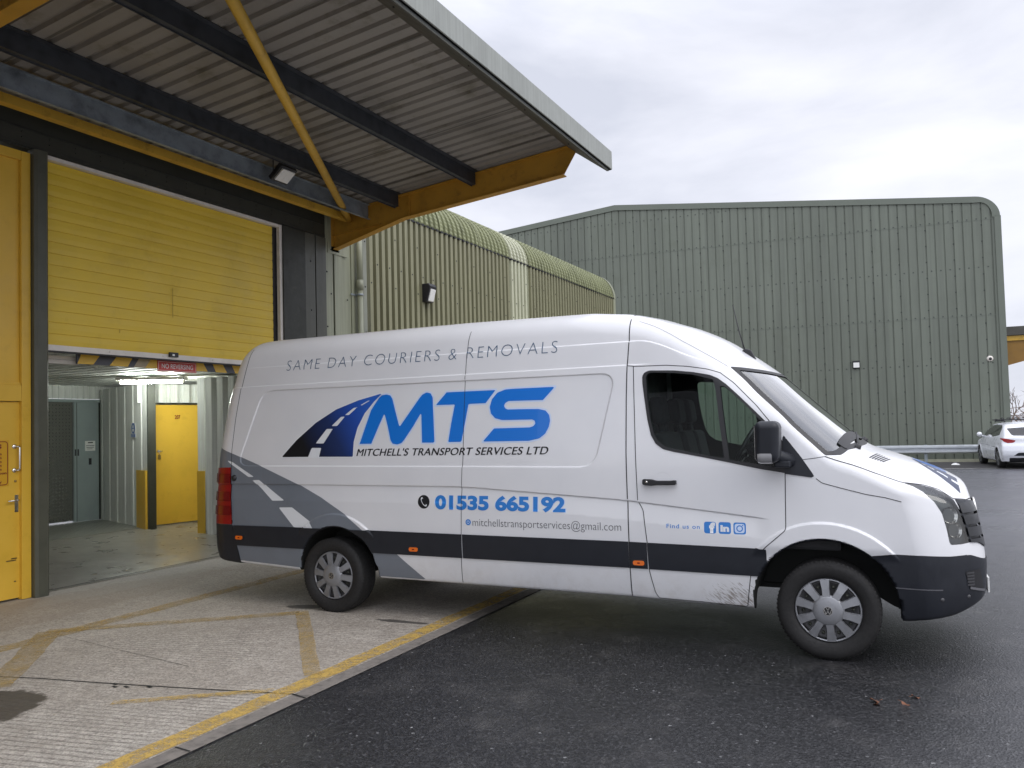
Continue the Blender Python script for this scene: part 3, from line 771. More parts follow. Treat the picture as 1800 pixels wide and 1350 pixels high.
mb = MB(); mb.box((-7.893, 1.03, 2.70), (-7.86, 1.16, 2.76)); mb.box((-7.861, 1.06, 2.71), (-7.856, 1.10, 2.74), 1); tag(mb.build('shutter_sensor', [MT['black'], MT['white_ink']], bevel=.003), 'small dark sensor on the white bottom rail of the shutter', 'sensor')

# hours sign on the yellow door
hs = thing('opening_sign', 'amber notice with maroon border and lettering on the yellow entrance door', 'sign', (-7.898, 0, 0))
SY1, SZ0, SZ1 = -.975, 1.21, 1.69
mb = MB(); mb.box((0, -1.55, SZ0), (.003, SY1, SZ1)); mb.build('plate', MT['sign_yellow'], hs)
mb = MB(); rp = round_poly([(-1.53, SZ0+.015), (SY1-.012, SZ0+.015), (SY1-.012, SZ1-.015), (-1.53, SZ1-.015)], .035, 6)
for a, b in zip(rp, rp[1:]+rp[:1]):
    d = (Vector(b)-Vector(a)); 
    if d.length < 1e-6: continue
    n_ = Vector((-d.y, d.x)).normalized()*.004
    mb.poly([(.0045, a[0]-n_.x, a[1]-n_.y), (.0045, b[0]-n_.x, b[1]-n_.y), (.0045, b[0]+n_.x, b[1]+n_.y), (.0045, a[0]+n_.x, a[1]+n_.y)])
mb.build('border', MT['maroon_ink'], hs, recalc=False)
flat_text('lettering', 'S', -1.11, -1.05, 1.60, .05, (.0035, 0, 0), (0, 1, 0), (0, 0, 1), (1, 0, 0), MT['maroon_ink'], hs, bold=.06)
for i, (t, y0, y1, z) in enumerate((('m', -1.078, -1.05, 1.535), ('m', -1.078, -1.05, 1.495), ('m', -1.078, -1.05, 1.455), ('m', -1.078, -1.05, 1.415), ('m', -1.078, -1.05, 1.375), ('noon', -1.10, -1.00, 1.335), ('ay', -1.09, -1.047, 1.245))):
    flat_text('lettering', t, y0, y1, z, .026, (.0035, 0, 0), (0, 1, 0), (0, 0, 1), (1, 0, 0), MT['maroon_ink'], hs, bold=.03)

# ---------------------------------------------------------------- canopy
def rz(x): return 5.314+.0878*(x+7.471)
can = thing('loading_canopy', 'large loading canopy of ribbed sheet on yellow steel beams over the apron', 'canopy', (XW, 0, 0))
def cdone(mb, name, m, parent=can, **k):
    mb.v = [W(p) for p in mb.v]; return mb.build(name, m, parent, **k)
SV = Vector((1, 0, .0878)).normalized(); SN = Vector((-.0878, 0, 1)).normalized()
mb = MB(); y0 = -14.0
sheet(mb, (-7.86, y0, rz(-7.86)), (0, 1, 0), SV, SN, 4.42-y0, 4.45, .2, [(0, 0), (.60, 0), (.68, .034), (.92, .034)])
sheet(mb, (-7.86, y0, rz(-7.86)+.06), (0, 1, 0), SV, SN, 4.42-y0, 4.45, .2, [(0, 0), (.60, 0), (.68, .034), (.92, .034)])
for y in (.587-1.05, .587, 1.605, 2.666, 3.777, -1.5, -2.6): 
    mb.add([Vector((-7.86, y, rz(-7.86)))+SN*-.003, Vector((-3.45, y, rz(-3.45)))+SN*-.003, Vector((-3.45, y+.028, rz(-3.45)))+SN*-.003, Vector((-7.86, y+.028, rz(-7.86)))+SN*-.003], [(0, 1, 2, 3)], 1)
cdone(mb, 'roof_sheet', [MT['soffit'], paint('sheet_lap_strip', (.13, .12, .10), .8)], recalc=False)  # flat darker strip drawn along each sheet lap
for x in (-5.13, -6.53):
    mb = MB(); z = rz(x)-.004
    mb.extrude([(0, 0), (.065, 0), (.065, -.006), (.006, -.006), (.006, -.19), (-.05, -.19), (-.05, -.205), (-.056, -.205), (-.056, -.184), (0, -.184)], (x, y0, z), (x, 4.24, z), (1, 0, .0878), (0, 0, 1))
    cdone(mb, 'purlin', MT['purlin'])
mb = MB(); mb.extrude([(0, 0), (.05, 0), (.05, -.005), (.005, -.005), (.005, -.23), (.05, -.23), (.05, -.235), (0, -.235)], (-7.12, y0, rz(-7.12)-.03), (-7.12, 4.24, rz(-7.12)-.03), (1, 0, 0), (0, 0, 1)); cdone(mb, 'eaves_channel', MT['galv'])
mb = MB(); mb.box((-7.47, y0, 5.10), (-7.45, 4.24, 5.195)); mb.box((-7.56, y0, 5.10), (-7.47, 4.24, 5.115)); cdone(mb, 'angle_rail', MT['yellow_steel'])
def beam(y):
    mb = MB(); t = .006
    top = lambda x: rz(x)-.012
    web = [(-7.86, 4.70), (-7.79, 4.70), (-6.50, 5.017), (-3.716, 5.248), (-3.45, top(-3.45)), (-7.86, top(-7.86))]
    mb.add([(a, y-t, b) for a, b in web]+[(a, y+t, b) for a, b in web], [tuple(range(6))[::-1], tuple(range(6, 12))]+[(i, (i+1) % 6, 6+(i+1) % 6, 6+i) for i in range(6)])
    def flange(p, q, w=.065, th=.012):
        (a, b), (c, d) = p, q
        mb.add([(a, y-w, b), (c, y-w, d), (c, y+w, d), (a, y+w, b), (a, y-w, b+th), (c, y-w, d+th), (c, y+w, d+th), (a, y+w, b+th)], [(0, 3, 2, 1), (4, 5, 6, 7), (0, 1, 5, 4), (1, 2, 6, 5), (2, 3, 7, 6), (3, 0, 4, 7)])
    flange((-7.84, 4.69), (-6.46, 5.010)); flange((-6.46, 5.0105), (-3.70, 5.238)); flange((-7.86, rz(-7.86)-.024), (-3.46, rz(-3.46)-.024))
    flange((-7.84, 4.925), (-6.9, 4.985), .05)
    mb.box((-6.34, y-.06, 5.03), (-6.328, y-.008, 5.38)); mb.box((-7.875, y-.09, 4.66), (-7.855, y+.09, rz(-7.86)-.03))
    return cdone(mb, 'beam', MT['beam'])
beam(4.3); beam(-2.27); beam(-8.1)
for x, y in ((-5.13, 4.22), (-6.53, 4.22), (-5.13, -2.35), (-6.53, -2.35)):
    mb = MB(); mb.box((x-.035, y-.03, rz(x)-.19), (x-.002, y+.07, rz(x)-.05)); cdone(mb, 'cleat', MT['beam'])
mb = MB(); mb.tube([(-7.50, 4.24, 5.13), (-3.72, -2.25, 5.29)], .054, 14); cdone(mb, 'brace_tube', MT['yellow_steel'])
mb = MB(); mb.tube([(-7.50, -2.4, 5.13), (-3.72, -8.0, 5.29)], .045, 14); cdone(mb, 'brace_tube', MT['yellow_steel'])
mb = MB()
mb.extrude([(-3.04, 5.255), (-3.04, 5.505), (-3.10, 5.54), (-3.45, 5.80), (-3.45, 5.785), (-3.11, 5.52), (-3.055, 5.49), (-3.055, 5.255)], (0, y0, 0), (0, 4.44, 0), (1, 0, 0), (0, 0, 1), 0)
mb.extrude([(-3.095, 5.247), (-3.105, 5.26), (-3.62, rz(-3.62)-.01), (-3.64, rz(-3.64)-.015), (-3.115, 5.24)], (0, y0, 0), (0, 4.44, 0), (1, 0, 0), (0, 0, 1), 1)
mb.extrude([(-3.057, 5.28), (-3.057, 5.29), (-3.10, 5.29), (-3.10, 5.28)], (0, y0, 0), (0, 4.43, 0), (1, 0, 0), (0, 0, 1), 2)
mb.extrude([(-3.088, 5.236), (-3.088, 5.262), (-3.098, 5.262), (-3.098, 5.236)], (0, y0, 0), (0, 4.43, 0), (1, 0, 0), (0, 0, 1), 0)
screws(mb, [(-3.30, y, 5.375) for y in (-.4, .9, 2.2, 3.5)], (.7, 0, -.7), 2, .012)
cdone(mb, 'fascia_gutter', [MT['gutter'], MT['gutter_in'], MT['black']])
mb = MB(); mb.poly([(-3.05, 4.441, 5.25), (-3.05, 4.441, 5.50), (-3.45, 4.441, 5.74), (-3.64, 4.441, rz(-3.64)-.02), (-3.10, 4.441, 5.245)]); mb.poly([(-3.05, 4.421, 5.25), (-3.05, 4.421, 5.50), (-3.45, 4.421, 5.74), (-3.64, 4.421, rz(-3.64)-.02), (-3.10, 4.421, 5.245)]); cdone(mb, 'gutter_end', MT['gutter_in'], recalc=False)
mb = MB(); mb.extrude([(0, .13), (0, -.02), (.02, -.02), (.02, .13)], (-7.86, 4.40, rz(-7.86)), (-3.5, 4.40, rz(-3.5)), (0, 1, 0), (0, 0, 1)); cdone(mb, 'verge_trim', MT['gutter_in'])
# floodlight
fdl = thing('floodlight', 'square floodlight hung from the canopy above the shutter', 'lamp', (-6.86, 2.05, 5.17))
MR = Matrix.Rotation(R(-52), 4, 'Y')
mb = MB(); mb.box((-.02, -.15, -.13), (.05, .15, .13), 0, MR); mb.build('housing', MT['black'], fdl, bevel=.012)
mb = MB(); mb.box((-.045, -.115, -.09), (-.021, .115, .10), 0, MR)
for yy in (-.08, 0, .08): mb.box((-.048, yy-.003, -.08), (-.045, yy+.003, .09), 0, MR)
# the lens faces down and outwards
lens = mb.build('lens', MT['lens'], fdl)
fdl.rotation_euler = (0, 0, R(180))
mb = MB(); mb.tube([(.02, -.17, 0), (.02, -.17, .17)], .008, 6); mb.tube([(.02, .17, 0), (.02, .17, .17)], .008, 6); mb.box((.0, -.17, .165), (.04, .17, .18)); mb.build('bracket', MT['black'], fdl)

# ---------------------------------------------------------------- the long olive shed beyond
shed = thing('corrugated_shed', 'long olive corrugated metal shed with rounded eaves and one pale panel', 'building', (XW, 0, 0))
def sdone(mb, name, m, parent=shed, **k):
    mb.v = [W(p) for p in mb.v]; return mb.build(name, m, parent, **k)
PIT = .184; YS, YE, YP0, YP1 = 5.17, 18.1, 10.72, 11.77
def wallpart(ya, yb, m, nm):
    mb = MB(); sheet(mb, (XW-.10, ya, 0), (0, 1, 0), (0, 0, 1), (1, 0, 0), yb-ya, 5.70, PIT, TRAP)
    pts = []
    y = ya
    k = 0
    while y < yb-.2:
        if k % 4 == 0: pts += [(XW, ya+(k+.7)*PIT, z) for z in (1.5, 2.5, 3.4, 4.3, 5.2)]
        else:
            pts += [(XW, ya+(k+.7)*PIT, z) for z in (3.02, 4.65) if k % 2 == 1]
        k += 1; y = ya+k*PIT
    screws(mb, pts, (1, 0, 0), 1)
    return sdone(mb, nm, [m, MT['black']])
wallpart(YS, YP0, MT['olive'], 'wall'); wallpart(YP0, YP1, MT['olive_pale'], 'pale_panel'); wallpart(YP1, YE, MT['olive'], 'wall')
def eave(ya, yb, m, nm):
    mb = MB(); Rr = .85; n = 30
    prof = []
    k = 0
    y = 0
    a = []
    while True:
        fin = False
        for f_, d in TRAP:
            q = (k+f_)*PIT
            if q >= yb-ya: fin = True; break
            a.append((q, d))
        if fin: break
        k += 1
    a.append((yb-ya, 0))
    base = len(mb.v)
    for j in range(n+1):
        t = j/n*math.pi/2; crimp = .008 if j % 2 else -.004
        for q, d in a:
            r_ = Rr-.10+d+(crimp if d > 0 else -crimp)
            mb.v.append((XW-Rr+r_*math.cos(t), ya+q, 5.70+r_*math.sin(t)))
    w = len(a)
    for j in range(n):
        for i in range(w-1):
            mb.f.append([base+j*w+i, base+j*w+i+1, base+(j+1)*w+i+1, base+(j+1)*w+i]); mb.m.append(0); mb.sm.append(False)
    return sdone(mb, nm, m)
eave(YS, YP0, MT['olive_eave'], 'curved_eave'); eave(YP0, YP1, MT['olive_pale'], 'curved_pale_panel'); eave(YP1, YE, MT['olive_eave'], 'curved_eave')
mb = MB()
for y in list(np.arange(YS, YE, .0875*2)): mb.box((XW-.04, y+.02, 5.675), (XW+.012, y+.09, 5.715))
mb.box((XW-.04, YS, 5.690), (XW+.004, YE, 5.705)); sdone(mb, 'filler_strip', MT['black'])
for y in (7.6, 9.2, YP0-.01, YP1-.01, 13.4, 15.0, 16.5):
    mb = MB(); 
    arc = [(XW-.85+.868*math.cos(t*math.pi/40), 5.70+.868*math.sin(t*math.pi/40)) for t in range(21)]
    mb.add([(x, y, z) for x, z in arc]+[(x, y+.035, z) for x, z in arc], [(i, i+1, 22+i, 21+i) for i in range(20)], 0, True); sdone(mb, 'eave_joint', MT['olive_eave'], recalc=False)
mb = MB(); mb.box((-24, YS-1.2, 6.50), (XW-.85, YE, 6.55)); mb.box((-24, YE-.02, 0), (XW-.02, YE+.03, 5.7))
ep = [(XW-.02-.85+.87*math.cos(t*math.pi/40), 5.7+.87*math.sin(t*math.pi/40)) for t in range(21)]
mb.add([(x, YE+.03, z) for x, z in ep]+[(-24, YE+.03, 6.57), (-24, YE+.03, 5.7)], [tuple(range(23))]); sdone(mb, 'end_wall', MT['olive'], recalc=False)
mb = MB(); mb.box((XW-.05, YE-.12, 0), (XW+.012, YE+.06, 5.7))
mb.add([(x+.02, YE-.12, z) for x, z in ep]+[(x+.02, YE+.06, z) for x, z in ep], [(i, i+1, 22+i, 21+i) for i in range(20)], 0, True); sdone(mb, 'corner_trim', MT['olive_trim'])
mb = MB(); mb.box((XW-.06, 4.07, 0), (XW+.005, 4.25, 6.35)); mb.box((XW-.06, 4.27, 0), (XW-.03, 4.30, 6.35), 1); mb.box((XW-.06, 4.30, 0), (XW+.0, 4.50, 6.35)); mb.box((XW-.06, 4.50, 0), (XW-.02, 4.74, 6.35)); mb.box((XW-.06, 4.74, 0), (XW+.0, 5.02, 6.35)); mb.box((XW-.06, 5.02, 0), (XW-.04, 5.06, 6.35), 1); mb.box((XW-.06, 5.06, 0), (XW-.002, 5.168, 6.35), 2)
mb.box((XW+.001, 4.12, 4.62), (XW+.015, 4.62, 4.74)); mb.box((XW+.001, 4.12, 4.74), (XW+.012, 4.22, 5.25))
screws(mb, [(XW+.006, 4.10, z) for z in (1.6, 2.5, 3.4, 4.3)]+[(XW+.006, 4.20, 3.95), (XW+.001, 4.62, 3.9), (XW+.015, 4.2, 4.68), (XW+.015, 4.4, 4.68)]+[(XW+.0, 5.12, z) for z in (2.6, 3.4, 4.2, 5.0)], (1, 0, 0), 1)
sdone(mb, 'flashing', [MT['olive_trim'], MT['black'], paint('grey_joint_flashing', (.22, .23, .19), .45)])
dp = thing('downpipe', 'olive painted rainwater downpipe in the corner beside the canopy beam', 'pipe', (XW+.075, 4.87, 0))
mb = MB(); mb.tube([(0, 0, 0), (0, 0, 4.18), ], .052, 18); mb.tube([(0, 0, 4.17), (0, 0, 5.2)], .052, 18); mb.lathe([(.053, 4.10), (.062, 4.10), (.062, 4.27), (.053, 4.27)], (0, 0, 0), (0, 0, 1), 18); mb.build('pipe', MT['olive_trim'], dp)
mb = MB(); mb.lathe([(.053, 4.00), (.06, 4.00), (.06, 4.03), (.053, 4.03)], (0, 0, 0), (0, 0, 1), 18); mb.box((-.075, -.16, 4.0), (-.06, .12, 4.03)); mb.build('bracket', MT['galv'], dp)
wl = thing('wall_lamp', 'black bulkhead lamp with white lens on the olive shed wall', 'lamp', (XW+.0, 7.03, 4.33))
mb = MB(); mb.extrude([(0, -.17), (.10, -.17), (.16, .02), (.19, .13), (.15, .19), (0, .19)], (0, -.12, 0), (0, .12, 0), (1, 0, 0), (0, 0, 1)); mb.build('housing', MT['black'], wl, bevel=.012)
mb = MB(); mb.extrude([(.105, -.16), (.135, -.15), (.195, .07), (.165, .09)], (0, -.085, 0), (0, .085, 0), (1, 0, 0), (0, 0, 1)); mb.build('lens', MT['lens'], wl, bevel=.01)

# ---------------------------------------------------------------- far green warehouse
ware = thing('green_warehouse', 'tall dark green ribbed metal warehouse with shallow gable behind the van', 'building', (.6, 27.1, 0), a6)
def ztop(s): return 10.98-.1012*abs(s+11.16)
def zcorner(s):
    if s <= 2.25: return ztop(s)
    q = min(1, (s-2.25)/.78); return ztop(2.25)-.72*(1-math.sqrt(max(0, 1-q*q)))-.079*.8*q
mb = MB(); S0 = -25.3
sheet(mb, (S0, 0, 0), (1, 0, 0), (0, 0, 1), (0, -1, 0), 3.03-S0, 0, .305, [(0, 0), (.84, 0), (.875, -.03), (.965, -.03)], 0, topfn=lambda q: zcorner(S0+q))
pts = []
for k in range(93):
    s = S0+(k+.42)*.305
    pts += [(s, 0, z) for z in (1.8, 3.55, 5.33, 7.05, 8.83, 10.2) if z < zcorner(s)-.3]
    if k % 3 == 0: pts += [(S0+(k+.9)*.305, -.0, z) for z in np.arange(.8, zcorner(s)-.4, .6)]
screws(mb, pts, (0, -1, 0), 1, .028)
mb.build('gable_wall', [MT['green'], plain('dark_fixing', (.045, .055, .046), .5)], ware)
mb = MB()
for z in (5.28, 8.78): 
    mb.box((S0, -.009, z), (2.98, -.002, z+.022))
mb.build('sheet_lap', MT['green_trim'], ware)
mb = MB(); ss = [S0-.02, -11.16]+list(np.linspace(-11.1, 2.25, 3))+[2.25+.78*math.sin(t*math.pi/20) for t in range(1, 11)]
ss = sorted(set(round(q, 4) for q in ss))
top = [(s, zcorner(s)) for s in ss]
inner = [(s if s < 2.25 else 2.25+(s-2.25)*.68, z-.20 if s < 2.3 else z-.20*max(0, 1-(s-2.3)/.73)) for s, z in top]
v = [(s, -.045, z+.03) for s, z in top]+[(s, -.045, z) for s, z in inner]+[(s, .3, z+.03) for s, z in top]; n = len(top)
mb.add(v, [(i, i+1, n+i+1, n+i) for i in range(n-1)]+[(i, 2*n+i, 2*n+i+1, i+1) for i in range(n-1)])
mb.box((2.84, -.045, 0), (3.03+.02, -.03, zcorner(3.03)+.03)); mb.box((3.03, -.03, 0), (3.05, .25, zcorner(3.03)+.03)); mb.build('roof_trim', MT['green_trim'], ware, recalc=False)
mb = MB(); D = 34
mb.add([(s, .25, z) for s, z in top]+[(s, D, z) for s, z in top], [(i, i+1, n+i+1, n+i) for i in range(n-1)]); mb.build('roof', MT['green'], ware, recalc=False)
mb = MB(); sheet(mb, (3.03, .02, 0), (0, 1, 0), (0, 0, 1), (1, 0, 0), D, zcorner(3.03), .305, [(0, 0), (.84, 0), (.875, -.03), (.965, -.03)]); mb.build('side_wall', MT['green'], ware)
wl2 = thing('security_lamp', 'small white fronted lamp on the green warehouse wall', 'lamp', wh(-1.95, .0, 3.7), a6)
mb = MB(); mb.box((-.13, -.11, -.13), (.13, 0, .15)); mb.build('housing', MT['black'], wl2, bevel=.012)
mb = MB(); mb.box((-.105, -.125, -.11), (.105, -.112, .08)); mb.build('lens', MT['lens'], wl2, bevel=.004)
dc = thing('dome_camera', 'white dome security camera near the right corner of the green warehouse', 'camera', wh(2.5, 0, 3.70), a6)
mb = MB(); mb.lathe([(0, .07), (.07, .065), (.10, .03), (.105, 0)], (0, 0, 0), (0, -1, 0), 20); mb.build('housing', MT['white_trim'], dc)
mb = MB(); mb.lathe([(0, .115), (.03, .105), (.05, .08), (.055, .06)], (0, 0, -.01), (0, -1, 0), 16); mb.build('dome', MT['black'], dc)
# crash barrier
gr = thing('crash_barrier', 'galvanised crash barrier rail along the foot of the green warehouse', 'barrier', wh(0, .62, 0), a6)
wprof = [(0, .31), (.03, .33), (.08, .36), (.08, .41), (.02, .445), (.02, .485), (.08, .52), (.08, .57), (.03, .60), (0, .62), (-.006, .615), (.022, .595), (.07, .565), (.07, .525), (.012, .49), (.012, .44), (.07, .405), (.07, .365), (.022, .335), (-.006, .315)]
mb = MB(); mb.extrude(wprof, (-22, 0, 0), (12, 0, 0), (0, -1, 0), (0, 0, 1)); mb.build('rail', paint('bright_galvanised', (.50, .53, .56), .40, .08, 2, metal=.5), gr)
for s in (-17.9, -14.8, -11.7, -8.6, -5.5, -2.9, .22, 3.35, 6.5, 9.6):
    mb = MB(); mb.box((s-.05, .02, 0), (s+.05, .03, .64)); mb.box((s-.05, .03, 0), (s-.04, .10, .64)); mb.box((s-.015, -.03, .455), (s+.015, .02, .475)); mb.build('post', MT['galv'], gr)

# far canopy at the right of the warehouse
fc = thing('far_canopy', 'distant yellow beamed canopy beyond the right corner of the green warehouse', 'canopy', wh(3.05, -1.4, 0), a6)
mb = MB(); mb.box((0, -.1, 4.62), (5.5, 6, 4.94)); mb.build('roof', MT['gutter_in'], fc)
mb = MB(); mb.box((0, -.02, 4.42), (5.3, .12, 4.60)); mb.build('beam', MT['yellow_steel'], fc)
mb = MB(); mb.extrude([(0, 3.45), (0.1, 3.45), (1.6, 3.85), (1.6, 4.42), (0, 4.42)], (0, .04, 0), (0, .10, 0), (1, 0, 0), (0, 0, 1)); mb.build('bracket', paint('brown_yellow_steel', (.26, .135, .018), .5, .12, 3), fc)

# bare winter trees and a hedge in the distance
bark = paint('grey_brown_bark', (.16, .12, .095), .9, .2, 5)
hedge_m = paint('bare_brown_hedge', (.15, .095, .06), .9, .3, 3)
def bare_tree(loc, h, seed, lab):
    rd = random.Random(seed); t = thing('bare_tree', lab, 'tree', loc, group='bare trees beyond the warehouse')
    tr, cr = MB(), MB()
    def grow(p, d, L, r, depth):
        q = p+d*L; (tr if depth == 0 else cr).tube([p, p.lerp(q, .5)+Vector((rd.uniform(-1, 1), rd.uniform(-1, 1), 0))*L*.05, q], [r, r*.85, r*.7], 5 if depth < 2 else 3, 0, False)
        if depth >= 5: return
        for k in range(3 if depth < 4 else 2):
            nd = (d+Vector((rd.uniform(-1, 1), rd.uniform(-1, 1), rd.uniform(-.25, .7)))*.75).normalized()
            grow(p+d*L*rd.uniform(.55, 1), nd, L*rd.uniform(.55, .8), r*.62, depth+1)
    grow(Vector((0, 0, 0)), Vector((0, 0, 1)), h*.33, h*.018, 0)
    tr.build('trunk', bark, t, recalc=False); cr.build('crown', bark, t, recalc=False)
bare_tree((6.9, 64, 0), 5.2, 3, 'bare grey tree just right of the warehouse corner, nearest of the bare trees')
bare_tree((9.1, 70, 0), 5.6, 5, 'bare tree further right, half behind the nearest bare tree')
bare_tree((5.9, 78, 0), 5.0, 8, 'farthest bare tree, peeping out at the warehouse corner')
mb = MB(); rd = random.Random(2)
for i in range(5200):
    p = Vector((rd.uniform(-8, 45), 74+rd.gauss(0, 1.6), max(0, rd.gauss(1.0, .75))))
    if p.z > 3.0+.5*math.sin(p.x*.8): continue
    d = Vector((rd.uniform(-1, 1), rd.uniform(-.5, .5), rd.uniform(-.2, 1))).normalized()*rd.uniform(.25, .7); s_ = Vector((rd.uniform(-1, 1), .3, rd.uniform(-1, 1))).normalized()*.04
    mb.add([p-s_, p+s_, p+d+s_*.4, p+d-s_*.4], [(0, 1, 2, 3)])
tag(mb.build('hedge', hedge_m, recalc=False), 'low brown leafless hedge far beyond the white car', 'hedge', kind='stuff')
# ---------------------------------------------------------------- the van's body as one smooth implicit shape
VW = 1.99                                                   # body width
c_side = curve1d([.2, .3, .36, .45, .57, .8, 1.3, 1.45, 1.9, 2.16, 2.35, 2.53, 2.8],
                 [.10, .075, .05, .03, .012, 0, 0, .004, .045, .075, .10, .14, .23], .05)
c_top = curve1d([-6.1, -5.6, -5.2, -3, -1.8, -1.46, -1.23, -1.04, -.82, -.63, -.5, -.4, -.2, 0, .2, .28, .35, .56, .74, .88, .98, 1.06, 1.15],
                [2.60, 2.655, 2.675, 2.68, 2.665, 2.63, 2.57, 2.49, 2.365, 2.23, 2.13, 2.05, 1.86, 1.67, 1.49, 1.45, 1.43, 1.355, 1.275, 1.19, 1.09, .95, .7], .03)
c_front = curve1d([.2, .3, .4, .5, .7, .8, .95, 1.05, 1.12, 1.3, 2.8], [.86, .93, .99, 1.02, 1.03, 1.02, .995, .975, .95, .95, .95], .03)
c_rear = curve1d([.2, .4, .5, .8, 1.5, 2.05, 2.45, 2.8], [-5.80, -5.86, -5.89, -5.88, -5.83, -5.74, -5.64, -5.5], .06)
c_belt = curve1d([-6, -2.9, -1.45, -.46, 0], [1.195, 1.19, 1.098, .99, .93], .1)
c_zb = curve1d([-6, -5.43, -4.68, -3.8, -1.5, -.45, .3, .5, .8, .95, 1.1], [.44, .40, .365, .345, .335, .31, .30, .30, .35, .42, .5], .04)
c_lift = lambda x: sstep(-1.35, -.72, x)*.20
RECESS = round_poly([(-5.185, 2.115), (-1.52, 2.105), (-1.70, 1.36), (-5.47, 1.375)], .13, 6)
ARCH = ((-.015, .36, .485), (-4.27, .36, .445))

def van_side(x, z):
    y = c_side(z)+0*x
    zb = c_belt(x)
    t = zb-z
    y = y+.012*sstep(-.006, .006, t)*np.clip(1-t/.15, 0, 1)*sstep(-.36, -.5, x)
    up = sstep(2.160, 2.170, z)
    y = y+.010*up*sstep(-1.2, -1.45, x)
    lift = c_lift(x)
    y = y+.009*sstep(2.351-lift, 2.363-lift, z)*sstep(-.70, -1.0, x)*sstep(-5.6, -4.6, x)
    sd = poly_sd(x, z, RECESS)
    y = y+.010*sstep(.007, -.007, sd)
    for ax, az, r in ARCH:
        q = np.sqrt((x-ax)**2+(z-az)**2)
        y = y-.018*sstep(r+.130, r+.108, q)*sstep(.70, .80, z)
    return y

def van_F(x, y, z):
    h = np.minimum(y, VW-y)
    hc = np.clip(h, 0, 1)
    ins = 1-hc
    w = sstep(-1.25, -.8, x)
    wc = c_top(x+w*(.25*ins**2-.08))
    hood = sstep(.15, .5, x)
    top = wc-(1-w)*(.085*ins**2-.01)-hood*.10*np.clip(1-hc/.75, 0, 1)**2.2
    top = top-.05*w*(1-hood)*np.clip(1-hc/.5, 0, 1)**2
    pl = .05*ins**2+.36*np.clip((.40-hc)/.40, 0, 1)**2.2
    side = h-van_side(x, z)
    ktop = .17-.09*sstep(-.5, -.2, x)-.03*sstep(.2, .6, x)
    f = smin(side, top-z, ktop)
    f = smin(f, (c_front(z)-pl-x)*.85, .05)
    rp = .02*ins**2
    f = smin(f, x-(c_rear(z)+rp), .22)
    zb = c_zb(x)+.13*sstep(.10, .2, h)*sstep(.5, .2, x)
    f = smin(f, z-zb, .03)
    for ax, az, r in ARCH:
        f = np.minimum(f, np.maximum(np.sqrt((x-ax)**2+(z-az)**2)-r, h-.42))
    return f
# ---------------------------------------------------------------- the van, built from its implicit shape
van = thing('delivery_van', 'white high roofed delivery van with blue MTS lettering parked backed up to the loading bay', 'van', (0, 0, 0), .03)
def mat_van_white():
    m = NT('van_white_paint'); n = m.noise(2.2, 4); s3 = m.n('ShaderNodeSeparateXYZ'); m.l(m.co, s3.inputs[0]); X, Z = s3.outputs['X'], s3.outputs['Z']
    col = m.ramp(n, [(.3, (.69, .693, .71)), (.7, (.73, .73, .742))])
    # road dirt: film along the sill, mud flicks thrown back from the front wheel
    film = m.n('ShaderNodeMapRange'); film.inputs['From Min'].default_value = .60; film.inputs['From Max'].default_value = .30; m.l(Z, film.inputs['Value'])
    fn = m.noise(9, 6, .7)
    col = m.mix(m.math('MULTIPLY', film.outputs[0], m.ramp(fn, [(.46, 0.), (.8, .45)])), col, (.36, .31, .25))
    mp_ = m.n('ShaderNodeMapping', vector_type='TEXTURE'); mp_.inputs['Rotation'].default_value = (0, R(38), 0); mp_.inputs['Scale'].default_value = (1/16, 1, 1/150); m.l(m.co, mp_.inputs[0])
    fl_ = m.noise(1., 2, .5, vec=mp_.outputs[0])
    dx = m.math('DIVIDE', m.math('SUBTRACT', X, -.62), .30); dz = m.math('DIVIDE', m.math('SUBTRACT', Z, .36), .17)
    d = m.math('SUBTRACT', 1., m.math('ADD', m.math('MULTIPLY', dx, dx), m.math('MULTIPLY', dz, dz)))
    k = m.math('ADD', fl_, m.math('MULTIPLY', d, .20))
    col = m.mix(m.math('MULTIPLY', m.ramp(k, [(.66, 0.), (.74, .7)]), m.ramp(d, [(.0, 0.), (.12, 1.)])), col, (.16, .12, .085))
    m.set(Base_Color=col, Roughness=.38); m.b.inputs['Coat Weight'].default_value = .55; m.b.inputs['Coat Roughness'].default_value = .06
    return m.mat
MT['van_white'] = mat_van_white()
MT['trim_plastic'] = paint('dark_grey_trim_plastic', (.017, .019, .025), .40, .10, 7, spec=.35)
MT['blue'] = plain('bright_blue_vinyl', (.005, .165, .62), .3, coat=.3)
MT['blue2'] = plain('mid_blue_vinyl', (.022, .19, .56), .35)
MT['grey_vinyl'] = paint('grey_vinyl', (.165, .185, .215), .36, .05, 2, dirt=((.12, .12, .12), .2), coat=.3)
MT['white_vinyl'] = plain('white_vinyl', (.72, .74, .76), .4)
MT['black_vinyl'] = plain('black_vinyl', (.008, .008, .010), .35)
MT['halo'] = plain('pale_blue_outline_vinyl', (.56, .66, .84), .4)
MT['gap'] = plain('panel_gap', (.018, .018, .020), .7)
MT['glass'] = glass('tinted_glass', (.66, .76, .71), gain=.22); MT['ws_glass'] = glass('windscreen_glass', (.60, .66, .66), .0, 1., 3.0)
MT['cab'] = paint('dark_cab_lining', (.022, .022, .024), .7, .15, 5)
MT['seat'] = paint('black_seat_fabric', (.017, .018, .022), .9, .2, 20)
MT['tyre'] = paint('worn_tyre_rubber', (.011, .0105, .0105), .75, .2, 12, dirt=((.04, .035, .03), .35), bump=.3)
MT['silver'] = paint('silver_wheel_trim', (.27, .275, .29), .38, .08, 8, metal=.5, dirt=((.12, .11, .10), .4))
MT['amber'] = plain('amber_marker', (.75, .15, .01), .25, coat=.6)
